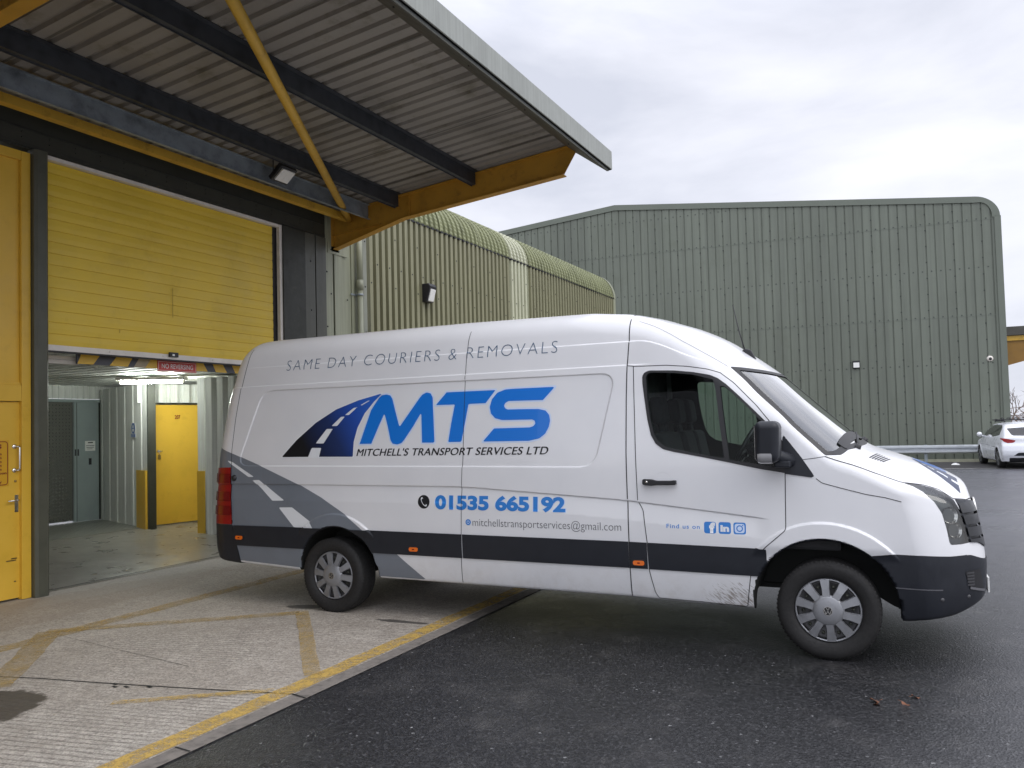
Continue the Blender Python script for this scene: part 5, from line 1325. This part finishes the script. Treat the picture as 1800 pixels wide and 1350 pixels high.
# fuel knob, markers, handle
p = ysurf(np.array([-5.511]), np.array([1.254]))[0]
mb = MB(); mb.lathe([(0, .025), (.02, .022), (.03, .008), (.031, 0)], (-5.511, p, 1.254), (0, -1, 0), 20); mb.build('door_stop', MT['black'], van)
for x, z in ((-5.455, .662), (-3.412, .632), (-1.357, .616)):
    y = ysurf(np.array([x]), np.array([z]))[0]
    mb = MB(); rp = round_poly([(-.055, -.026), (.055, -.026), (.055, .026), (-.055, .026)], .024, 5); mb.extrude(rp, (x, y-.008, z), (x, y-.013, z), (1, 0, 0), (0, 0, 1)); mk = mb.build('side_marker', MT['black'], van)
    mb = MB(); mb.extrude([(a_*.82, b_*.70) for a_, b_ in rp], (x, y-.013, z), (x, y-.019, z), (1, 0, 0), (0, 0, 1)); mb.extrude([(a_*.2, b_*.2) for a_, b_ in rp], (x, y-.019, z), (x, y-.0195, z), (1, 0, 0), (0, 0, 1), 1); mb.build('amber_lens', [MT['amber'], MT['red_dark']], mk)
yh = ysurf(np.array([-1.17]), np.array([1.243]))[0]
mb = MB(); mb.lathe([(.076, .0), (.066, .002), (.0, .006)], (-1.147, yh-.0015, 1.243), (0, 1, 0), 36); mb.build('handle_cup', MT['van_white'], dr)
mb = MB(); hp = round_poly([(-1.300, 1.222), (-1.30, 1.268), (-1.222, 1.266), (-1.19, 1.256), (-1.08, 1.256), (-1.036, 1.262), (-1.036, 1.226), (-1.08, 1.222), (-1.19, 1.222), (-1.222, 1.216)], .018, 4)
mb.extrude(hp, (0, yh-.018, 0), (0, yh-.042, 0), (1, 0, 0), (0, 0, 1)); mb.box((-1.29, yh-.02, 1.225), (-1.23, yh+.005, 1.262)); mb.box((-1.06, yh-.02, 1.228), (-1.04, yh+.005, 1.258)); dh = mb.build('door_handle', MT['black'], dr, bevel=.006)
mb = MB(); mb.lathe([(0, .004), (.009, .004), (.010, 0)], (-1.265, yh-.042, 1.245), (0, -1, 0), 14); mb.build('lock', MT['chrome'], dh)
# door mirrors
def mirror(sy):
    Y = (lambda y: y) if sy > 0 else (lambda y: VW-y)
    def mF(x, y, z):
        u = (x+.335)/.075; 
        zc = 1.545; h_ = .155
        w = .118+.012*(z-zc)/h_
        qx = np.abs(x+.335-(z-zc)*.03)-(.077-.045); qy = np.abs(y+.20)-(w-.06); qz = np.abs(z-zc)-(h_-.06)
        o_ = np.sqrt(np.maximum(qx, 0)**2+np.maximum(qy, 0)**2+np.maximum(qz, 0)**2)+np.minimum(np.maximum(np.maximum(qx, qy), qz), 0)
        return .052-o_
    Q, Tq = surface_net(mF, (-.48, -.36, 1.34), (-.20, -.03, 1.76), (.012, .014, .014))
    g = gradient(mF, Q); n = -g/np.linalg.norm(g, axis=1, keepdims=True)
    glo = lambda K: np.maximum(K[:, 2]-(1.465), np.maximum(K[:, 1]+.16, -.415-K[:, 0]))
    lens_, shell = clip(Q, Tq, lambda K: np.maximum(np.maximum(K[:, 2]-1.468, 1.395-K[:, 2]), np.maximum(-.395-K[:, 0], np.maximum(K[:, 0]+.30, K[:, 1]+.22))))
    def put(nm, PT_, m, par, off=0):
        Pq, Tq_ = PT_; g = gradient(mF, Pq); n = -g/np.linalg.norm(g, axis=1, keepdims=True); Pq = Pq+n*off
        Pq = Pq.copy(); Pq[:, 1] = Y(Pq[:, 1]); n = n.copy()
        if sy < 0: n[:, 1] *= -1; Tq_ = Tq_[:, ::-1]
        return mesh_np(nm, Pq, Tq_, m, par, n)
    mi_ = put('mirror', shell, MT['trim_plastic'], van)
    put('indicator', lens_, plain('clear_indicator', (.42, .42, .43), .15, .3, coat=.8), mi_, .004)
    mb = MB(); mb.tube([(-.30, Y(-.10), 1.44), (-.22, Y(.03), 1.40)], [.05, .06], 10); mb.box((-.31, min(Y(-.12), Y(.03)), 1.36), (-.20, max(Y(-.12), Y(.03)), 1.405)); mb.build('arm', MT['trim_plastic'], mi_, bevel=.01)
    mb = MB(); mb.box((-.4125, min(Y(-.29), Y(-.11)), 1.43), (-.4115, max(Y(-.29), Y(-.11)), 1.66)); mb.build('mirror_glass', MT['chrome'], mi_)
mirror(1); mirror(-1)
# aerial, wipers, cowl, vents
ap = onsurf([(-.61, .75, 2.23)])[0]
mb = MB(); mb.extrude([(-.085, -.03), (-.02, .045), (.03, .03), (.07, -.05), (.0, -.03)], (ap[0], ap[1]-.03, ap[2]), (ap[0], ap[1]+.03, ap[2]), (1, 0, 0), (0, 0, 1)); ae = mb.build('aerial', MT['black'], van, bevel=.01)
mb = MB(); mb.tube([(ap[0]-.02, ap[1], ap[2]+.03), (ap[0]-.06, ap[1], ap[2]+.19), (ap[0]-.105, ap[1], ap[2]+.42)], [.006, .0045, .003], 8); mb.build('rod', MT['black'], ae)
cw, _ = clip(BP, BT, lambda Q: np.maximum(np.maximum(np.abs(Q[:, 0]-(.215+.10*(np.minimum(MIRW(Q[:, 1]), 1)-1)**1.0*1.2))-.03, 1.40-Q[:, 2]), .24-MIRW(Q[:, 1]))); cwl = vpart('cowl', *cw, MT['black'], van, .006)
for y0_, y1_ in ((.42, 1.02), (1.08, 1.68)):
    mb = MB(); b0 = onsurf([(.22, y0_, 1.475)])[0]; b1 = onsurf([(.16, y1_, 1.54)])[0]; n_ = vnorm(np.array([b0, b1]))
    mb.tube([b0+n_[0]*.012, (b0+b1)/2+n_[0]*.022, b1+n_[1]*.015], [.011, .008, .005], 8); mb.tube([b0+n_[0]*.008+np.array([.02, .06, -.02]), b1+n_[1]*.008+np.array([-.0, .02, .0])], .006, 6); mb.lathe([(0, .028), (.02, .026), (.026, 0)], b0, n_[0], 14); mb.build('wiper', MT['black'], van)
for i in range(6):
    x_ = .302+i*.0168
    for f_ in (lambda y: y, lambda y: VW-y):
        decal_top('bonnet_vent', [(x_-.004, f_(.275+.005*i)), (x_+.006, f_(.275+.005*i)), (x_+.058, f_(.49-.007*i)), (x_+.048, f_(.49-.007*i))], MT['black'], .0015, step=.003)
# number of rear door seams
ribbon([(-5.80, VW/2, .9), (-5.78, VW/2, 1.6), (-5.7, VW/2, 2.1), (-5.62, VW/2, 2.45)], .008, flank=False)
# cab interior
Lg = lambda Q: np.maximum(np.maximum(-1.52-Q[:, 0], Q[:, 0]-.12), .75-Q[:, 2])
liner, _ = clip(BP, BT, Lg); _, liner = clip(*liner, lambda Q: g_ws(Q)+.02); 
for pn_ in (PANE1, PANE2): _, liner = clip(*liner, side(pn_))
nl = vnorm(liner[0]); mesh_np('cab_lining', liner[0]-nl*.035, liner[1][:, ::-1], MT['cab'], van, -nl)
mb = MB(); mb.box((-1.58, .17, .5), (-1.55, VW-.17, 2.30)); mb.build('bulkhead', paint('grey_bulkhead', (.055, .058, .06), .6, .1, 3), van)
mb = MB(); mb.extrude([(-.42, .75), (-.42, 1.10), (-.36, 1.22), (-.22, 1.30), (.10, 1.37), (.10, .75)], (0, .12, 0), (0, VW-.12, 0), (1, 0, 0), (0, 0, 1)); mb.extrude([(-.48, 1.2), (-.36, 1.34), (-.20, 1.36), (-.2, 1.2)], (0, .40, 0), (0, .78, 0), (1, 0, 0), (0, 0, 1)); mb.build('dashboard', MT['cab'], van, bevel=.02)
mb = MB(); mb.box((-.95, 1.02, 1.405), (-.05, 1.9, 1.41)) if False else None
sc_, sn_ = Vector((-.60, .54, 1.48)), Vector((-.87, 0, .47)).normalized()
mb = MB(); U_ = Vector((0, 1, 0)); W_ = sn_.cross(U_)
ringp = [sc_+(U_*math.cos(t)+W_*math.sin(t))*.20 for t in np.linspace(0, 2*math.pi, 33)]
mb.tube(ringp, .017, 10, caps=False)
for t in (.3, 2.84, 4.71): mb.tube([sc_-sn_*.02, sc_+(U_*math.cos(t)+W_*math.sin(t))*.19], .018, 8)
mb.lathe([(0, .03), (.06, .02), (.07, -.02)], sc_-sn_*.02, sn_, 18); mb.tube([sc_-sn_*.03, sc_-sn_*.33], .04, 10); mb.build('steering_wheel', MT['black'], van)
def seat(yc, w):
    def sF(x, y, z):
        def rb(cx, cy, cz, hx, hy, hz, rot, r=.05):
            c_, s_ = math.cos(rot), math.sin(rot); dx = x-cx; dz = z-cz
            a_ = np.abs(c_*dx+s_*dz)-(hx-r); b_ = np.abs(y-cy)-(hy-r); d_ = np.abs(-s_*dx+c_*dz)-(hz-r)
            return r-(np.sqrt(np.maximum(a_, 0)**2+np.maximum(b_, 0)**2+np.maximum(d_, 0)**2)+np.minimum(np.maximum(np.maximum(a_, b_), d_), 0))
        f = rb(-1.20, yc, 1.28, .085, w, .34, R(12)); f = np.maximum(f, rb(-1.30, yc, 1.80, .055, min(w, .14), .115, R(8), .045)); f = np.maximum(f, rb(-.92, yc, .95, .27, w, .09, R(-6)))
        return np.maximum(f, rb(-1.28, yc, 1.64, .02, .06, .10, R(10), .01))
    Q, Tq = surface_net(sF, (-1.5, yc-w-.06, .8), (-.55, yc+w+.06, 1.92), (.025, .025, .025)); g = gradient(sF, Q); return mesh_np('seat', Q, Tq, MT['seat'], van, -g/np.maximum(np.linalg.norm(g, axis=1, keepdims=True), 1e-9))
seat(.55, .25); seat(1.15, .20); seat(1.60, .20)
# wheels
def wheel():
    mb = MB(); mb.lathe([(0, .015), (.19, .010), (.205, .02), (.205, -.10), (0, -.10)], (0, 0, 0), (0, -1, 0), 40); w = mb.build('wheel', plain('dark_wheel_steel', (.05, .05, .052), .5, .4), van)
    tp = [(.222, .018), (.232, .042), (.252, .052), (.29, .060), (.318, .056), (.334, .046), (.343, .034), (.346, .012), (.3465, -.06), (.346, -.14), (.335, -.175), (.29, -.19), (.22, -.17), (.21, -.1), (.212, .0)]
    mb = MB(); mb.lathe(tp, (0, 0, 0), (0, -1, 0), 72, 0, True, True)
    for k in range(72):
        a_ = 2*math.pi*k/72; ca, sa = math.cos(a_), math.sin(a_); cb, sb = math.cos(a_+.035), math.sin(a_+.035)
        for h0, h1 in ((.050, .022), (-.03, -.06), (-.1, -.13)):
            r0, r1 = (.331, .3468) if h0 == .050 else (.3455, .3475)
            mb.add([(r0*ca, -h0, r0*sa), (r0*cb, -h0, r0*sb), (r1*cb, -h1, r1*sb), (r1*ca, -h1, r1*sa), ((r1+.0008)*ca, -(h0+h1)/2, (r1+.0008)*sa), ((r1+.0008)*cb, -(h0+h1)/2, (r1+.0008)*sb)], [(0, 1, 5, 4), (4, 5, 2, 3), (0, 4, 3), (1, 2, 5)])
    mb.build('tyre', MT['tyre'], w)
    mb = MB(); O = (0, 0, 0); A = (0, -1, 0)
    mb.lathe([(.030, .062), (.06, .060), (.092, .054), (.106, .047), (.110, .034)], O, A, 60)
    mb.lathe([(.208, .026), (.212, .036), (.218, .036), (.223, .026), (.225, .012)], O, A, 60)
    for k in range(10):
        a_ = 2*math.pi*(k+.5)/10+.08; d = Vector((math.cos(a_), 0, math.sin(a_))); q = Vector((-math.sin(a_), 0, math.cos(a_)))
        def P_(r, t, h): return d*r+q*t+Vector((0, -h, 0))
        mb.add([P_(.100, -.024, .051), P_(.100, .024, .051), P_(.15, .023, .046), P_(.213, .031, .036), P_(.213, -.031, .036), P_(.15, -.023, .046), P_(.100, -.028, .030), P_(.100, .028, .030), P_(.15, .028, .026), P_(.213, .035, .016), P_(.213, -.035, .016), P_(.15, -.028, .026)], [(0, 1, 2, 5), (5, 2, 3, 4), (1, 7, 8, 2), (2, 8, 9, 3), (5, 11, 6, 0), (4, 10, 11, 5), (0, 6, 7, 1)])
    for k in range(10):
        a_ = 2*math.pi*k/10+.08; c_ = Vector((math.cos(a_)*.165, 0, math.sin(a_)*.165))
        mb.lathe([(0, .028), (.010, .026), (.013, .010)], c_, A, 10, 1)
    hc = mb.build('hubcap', [MT['silver'], MT['dark_steel']], w)
    mb = MB(); mb.lathe([(0, .060), (.03, .060)], O, A, 28, 1); emblem(mb, (0, -.0605, 0), A, (0, 0, 1), .031); mb.build('emblem', [MT['chrome'], MT['black']], hc)
    return w
w0 = wheel(); w0.location = (0, .062, .347)
for x, y, rzz, ry in ((-4.325, .062, 0, .5), (0, VW-.062, math.pi, 0), (-4.325, VW-.062, math.pi, .3)):
    c = copy_tree(w0, van); c.location = (x, y, .347); c.rotation_euler = (0, ry, rzz)
mb = MB(); mb.tube([(0, .25, .34), (0, VW-.25, .34)], .05, 10); mb.tube([(-4.325, .25, .34), (-4.325, VW-.25, .34)], .07, 10); mb.lathe([(0, .16), (.12, .12), (.16, 0), (.12, -.12), (0, -.16)], (-4.325, VW/2, .34), (0, 1, 0), 16); mb.box((-5.4, .45, .40), (.6, .6, .52)); mb.box((-5.4, VW-.6, .40), (.6, VW-.45, .52)); mb.box((-3.2, .7, .32), (-2., 1.3, .5)); mb.build('chassis', MT['dark'], van)
# ---------------------------------------------------------------- white hatchback by the far warehouse
def c2(xs, ys, s=.03): return curve1d(xs, ys, s)
k_top = c2([-.3, .0, .05, .18, .42, .62, .9, 1.5, 2.0, 2.45, 3.0, 3.3, 3.8, 4.05, 4.3], [.70, .86, .95, 1.05, 1.27, 1.375, 1.41, 1.43, 1.41, 1.28, .99, .93, .84, .74, .6], .03)
k_side = c2([.1, .2, .35, .55, .8, .95, 1.1, 1.3, 1.45], [.10, .06, .02, 0, .012, .035, .085, .17, .25], .03)
k_rear = c2([.1, .25, .42, .55, .70, .80, .95, 1.5], [.20, .12, .02, .0, .02, .06, .06, .05], .025)
k_front = c2([.1, .3, .5, .7, 1.5], [3.95, 4.03, 4.05, 4.0, 3.9], .04)
CW = 1.70
KARCH = ((.78, .30, .345), (3.25, .30, .345))
def car_F(x, y, z):
    h = np.minimum(y, CW-y); hc = np.clip(h, 0, 1); ins = np.clip(.85-hc, 0, 1)
    sd_ = k_side(z)+0*x
    sd_ = sd_+.012*sstep(.012, -.012, z-(.62+.03*x))*sstep(.012, -.05, (.52+.03*x)-z)*sstep(.3, .7, x)*sstep(3.9, 3.4, x)
    for ax_, az_, r_ in KARCH:
        q = np.sqrt((x-ax_)**2+(z-az_)**2); sd_ = sd_-.022*sstep(r_+.11, r_+.02, q)
    sd_ = sd_+.10*sstep(.6, -.1, x)*sstep(.2, .6, x*0+.6)*sstep(.75, 1.1, z)+.05*sstep(3.2, 4.1, x)
    f = smin(h-sd_, k_top(x)-.09*ins**2-z, .09)
    f = smin(f, x-(k_rear(z)+.16*ins**2), .06); f = smin(f, k_front(z)-.45*ins**2-x, .08)
    f = smin(f, z-.20-.04*sstep(3.3, 4.1, x)+0*y, .04)
    for ax_, az_, r_ in KARCH: f = np.minimum(f, np.maximum(np.sqrt((x-ax_)**2+(z-az_)**2)-r_, h-.28))
    return f
KP, KT = surface_net(car_F, (-.15, -.08, .12), (4.25, 1.78, 1.55), (.04, .04, .025))
car = thing('parked_car', 'white hatchback with black roof bars parked nose in to the crash barrier', 'car')
CPOS = Vector((4.62, 22.6, 0)); HD = R(97.5)
# car frame: +x forwards, y from its right flank to its left
car.location = CPOS; car.rotation_euler = (0, 0, HD)
KY = -.0
def knorm(P):
    g = gradient(car_F, P); return -g/np.maximum(np.linalg.norm(g, axis=1, keepdims=True), 1e-9)
def kpart(name, PT_, m, parent=car, off=0., mi=None):
    Pq, Tq = PT_
    if len(Tq) == 0: return None
    n = knorm(Pq); return mesh_np(name, Pq+n*off, Tq, m, parent, n, mi)
kh = lambda Q: np.minimum(Q[:, 1], CW-Q[:, 1])
MT['car_white'] = paint('car_white_paint', (.76, .78, .82), .3, .02, 2, coat=.6)
KPc, KTc = KP, KT
def kcut(g):
    global KPc, KTc
    a, (KPc, KTc) = clip(KPc, KTc, g); return a
RW = round_poly([(.21, 1.24), (.85, 1.275), (.85, 1.0), (.30, 1.015)], .05, 4)
rw = kcut(lambda Q: np.maximum(poly_sd(kh(Q), Q[:, 2], RW), Q[:, 0]-.75))
SWD = round_poly([(.62, 1.25), (.80, 1.33), (1.6, 1.355), (2.15, 1.30), (2.78, 1.02), (2.74, .985), (1.4, .965), (.62, 1.03)], .04, 3)
swr = kcut(lambda Q: np.maximum(poly_sd(Q[:, 0], Q[:, 2], SWD), Q[:, 1]-.5)); swl = kcut(lambda Q: np.maximum(poly_sd(Q[:, 0], Q[:, 2], SWD), CW-Q[:, 1]-.5))
FW = round_poly([(.16, 1.30), (.85, 1.335), (.85, 1.02), (.10, 1.0)], .05, 3)
fww = kcut(lambda Q: np.maximum(poly_sd(kh(Q), Q[:, 2], FW), 2.05-Q[:, 0]))
TLP = [(.02, .945), (.13, .925), (.36, .875), (.37, .855), (.31, .80), (.16, .79), (.06, .84)]
tls = [kcut(lambda Q: np.maximum(poly_sd(Q[:, 1] if s_ > 0 else CW-Q[:, 1], Q[:, 2], TLP), Q[:, 0]-.45)) for s_ in (1, -1)]
DIF = [(.42, .50), (.85, .50), (.85, .40), (.30, .40)]
dif = kcut(lambda Q: np.maximum(poly_sd(kh(Q), Q[:, 2], DIF), Q[:, 0]-.5))
low = kcut(lambda Q: np.maximum(np.maximum(Q[:, 2]-.34, .20-kh(Q)), Q[:, 0]-.3))
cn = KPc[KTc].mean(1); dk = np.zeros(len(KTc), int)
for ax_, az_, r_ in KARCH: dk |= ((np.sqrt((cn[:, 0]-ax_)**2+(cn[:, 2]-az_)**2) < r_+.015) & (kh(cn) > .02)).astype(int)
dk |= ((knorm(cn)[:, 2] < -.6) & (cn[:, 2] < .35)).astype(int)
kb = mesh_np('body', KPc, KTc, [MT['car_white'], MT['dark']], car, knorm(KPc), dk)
kg = glass('car_glass', (.30, .34, .34))
kpart('rear_window', rw, kg, off=-.004); kpart('side_window', swr, kg, off=-.004); kpart('side_window', swl, kg, off=-.004); kpart('windscreen', fww, kg, off=-.004)
for t_ in tls:
    o = kpart('tail_light', t_, MT['red_lens'], off=.004)
kpart('rear_diffuser', dif, MT['trim_plastic'], off=.002); kpart('lower_bumper', low, MT['black'], off=-.02)
mb = MB(); mb.box((-.012, CW/2-.26, .405), (-.004, CW/2+.26, .515)); pl_ = mb.build('number_plate', plain('yellow_plate', (.70, .45, .03), .35), car)
flat_text('plate_characters', 'N111', -.22, .05, .43, .06, (-.0125, CW/2, 0), (0, -1, 0), (0, 0, 1), (-1, 0, 0), MT['dark_ink'], pl_, off=.001, bold=.03)
mb = MB(); mb.tube([(.20, CW/2, 1.02), (.22, CW/2-.05, 1.06), (.26, CW/2-.32, 1.10)], .012, 6); mb.lathe([(0, .05), (.035, .04), (.04, 0)], (.22, CW/2, 1.02), (-1, 0, .4), 12); mb.build('rear_wiper', MT['black'], car)
mb = MB(); mb.lathe([(.035, .0), (.05, .006), (.06, 0)], (-.002+.10, CW/2, .86), (-1, 0, .25), 18); mb.box((.065, CW/2-.07, .70), (.07, CW/2+.07, .72)); mb.build('badge', MT['chrome'], car)
for s_ in (0, 1):
    Yk = (lambda y: y) if s_ == 0 else (lambda y: CW-y)
    mb = MB(); c0 = Vector((2.62, Yk(-.10), 1.02)); mb.lathe([(0, -.09), (.06, -.08), (.085, -.02), (.08, .05), (0, .085)], c0, (1, 0, 0), 14); mb.tube([c0+Vector((0, .0, -.04)), Vector((2.66, Yk(.06), .96))], .03, 8); mr = mb.build('mirror', MT['car_white'], car)
for y in (.26, CW-.26):
    mb = MB(); mb.tube([(.78, y, 1.43), (.82, y, 1.47), (2.0, y, 1.46), (2.05, y, 1.42)], .018, 8); mb.build('roof_rail', MT['black'], car)
for x in (.95, 1.75):
    mb = MB(); mb.box((x-.03, .12, 1.485), (x+.03, CW-.12, 1.515))
    for y in (.20, CW-.26): mb.box((x-.04, y, 1.46), (x+.04, y+.06, 1.53))
    for y in (.45, .62, 1.05, 1.25): mb.tube([(x-.02, y, 1.515), (x, y+.03, 1.56), (x+.02, y+.1, 1.545)], .018, 6)
    mb.build('roof_bar', MT['black'], car, bevel=.006)
def kwheel():
    mb = MB(); mb.lathe([(0, .02), (.16, .02), (.21, .03), (.215, -.08), (0, -.08)], (0, 0, 0), (0, -1, 0), 28, 0)
    w = mb.build('wheel', plain('dark_wheel', (.04, .04, .042), .5), car)
    mb = MB(); mb.lathe([(.215, .03), (.235, .045), (.29, .04), (.305, .02), (.305, -.12), (.28, -.15), (.2, -.14), (.2, .0)], (0, 0, 0), (0, -1, 0), 40, 0, True, True); mb.build('tyre', MT['tyre'], w)
    mb = MB(); mb.lathe([(.195, .035), (.215, .04), (.22, .03)], (0, 0, 0), (0, -1, 0), 32); mb.lathe([(0, .04), (.05, .038), (.06, .03)], (0, 0, 0), (0, -1, 0), 18)
    for k in range(5):
        a_ = 2*math.pi*k/5; d = Vector((math.cos(a_), 0, math.sin(a_))); q = Vector((-math.sin(a_), 0, math.cos(a_)))
        mb.add([d*.04-q*.03+Vector((0, -.038, 0)), d*.04+q*.03+Vector((0, -.038, 0)), d*.2+q*.045+Vector((0, -.036, 0)), d*.2-q*.045+Vector((0, -.036, 0))], [(0, 1, 2, 3)])
    mb.build('rim', MT['silver'], w); return w
k0 = kwheel(); k0.location = (.78, .06, .305)
for x, y, rr in ((3.25, .06, 0), (.78, CW-.06, math.pi), (3.25, CW-.06, math.pi)):
    c = copy_tree(k0, car); c.location = (x, y, .305); c.rotation_euler = (0, 0, rr)

# ---------------------------------------------------------------- small things on the ground
lp = [(.319, -.754), (.330, -.80), (.483, -.727), (.537, -.588)]
labs = ('brown fallen leaf before the van, the upper of the close pair', 'brown fallen leaf before the van, the lower of the close pair', 'brown fallen leaf in the middle, right of the close pair', 'brown fallen leaf farthest to the right on the asphalt')
leaf_m = paint('brown_leaf', (.17, .065, .03), .6, .2, 40)
for i, ((x, y), lab) in enumerate(zip(lp, labs)):
    mb = MB(); n = 9; c_ = .25+.1*i
    top_ = [(.055*(k/(n-1)-.5), .020*math.sin(math.pi*k/(n-1))**.8, .006+.014*math.cos(3*k/(n-1)+i)) for k in range(n)]
    v = [(a, b, z) for a, b, z in top_]+[(a, 0, z*.4+.003) for a, b, z in top_]+[(a, -b, z*1.1) for a, b, z in top_]
    mb.add(v, [(k, k+1, n+k+1, n+k) for k in range(n-1)]+[(n+k, n+k+1, 2*n+k+1, 2*n+k) for k in range(n-1)], 0, True); mb.tube([(.026, 0, .008), (.045, .004, .012)], .0015, 5)
    o = mb.build('fallen_leaf', leaf_m, recalc=False); o.location = (x, y, .003); o.rotation_euler = (0, 0, 1.1*i+.4); tag(o, lab, 'leaf', 'fallen leaves on the asphalt')
mb = MB(); rd = random.Random(4)
vv = [(.13*math.cos(t)*(1+.2*rd.random()), .09*math.sin(t), .0) for t in np.linspace(0, 2*math.pi, 11)[:-1]]; vv2 = [(a*.5+.02*rd.random(), b*.5, .035+.03*rd.random()) for a, b, c in vv]
mb.add(vv+vv2, [(i, (i+1) % 10, 10+(i+1) % 10, 10+i) for i in range(10)]+[tuple(range(10, 20))]); o = mb.build('crumpled_paper', MT['white_ink']); o.location = wh(.9, 2.4, .005); tag(o, 'scrap of white paper lying on the tarmac near the crash barrier', 'litter')
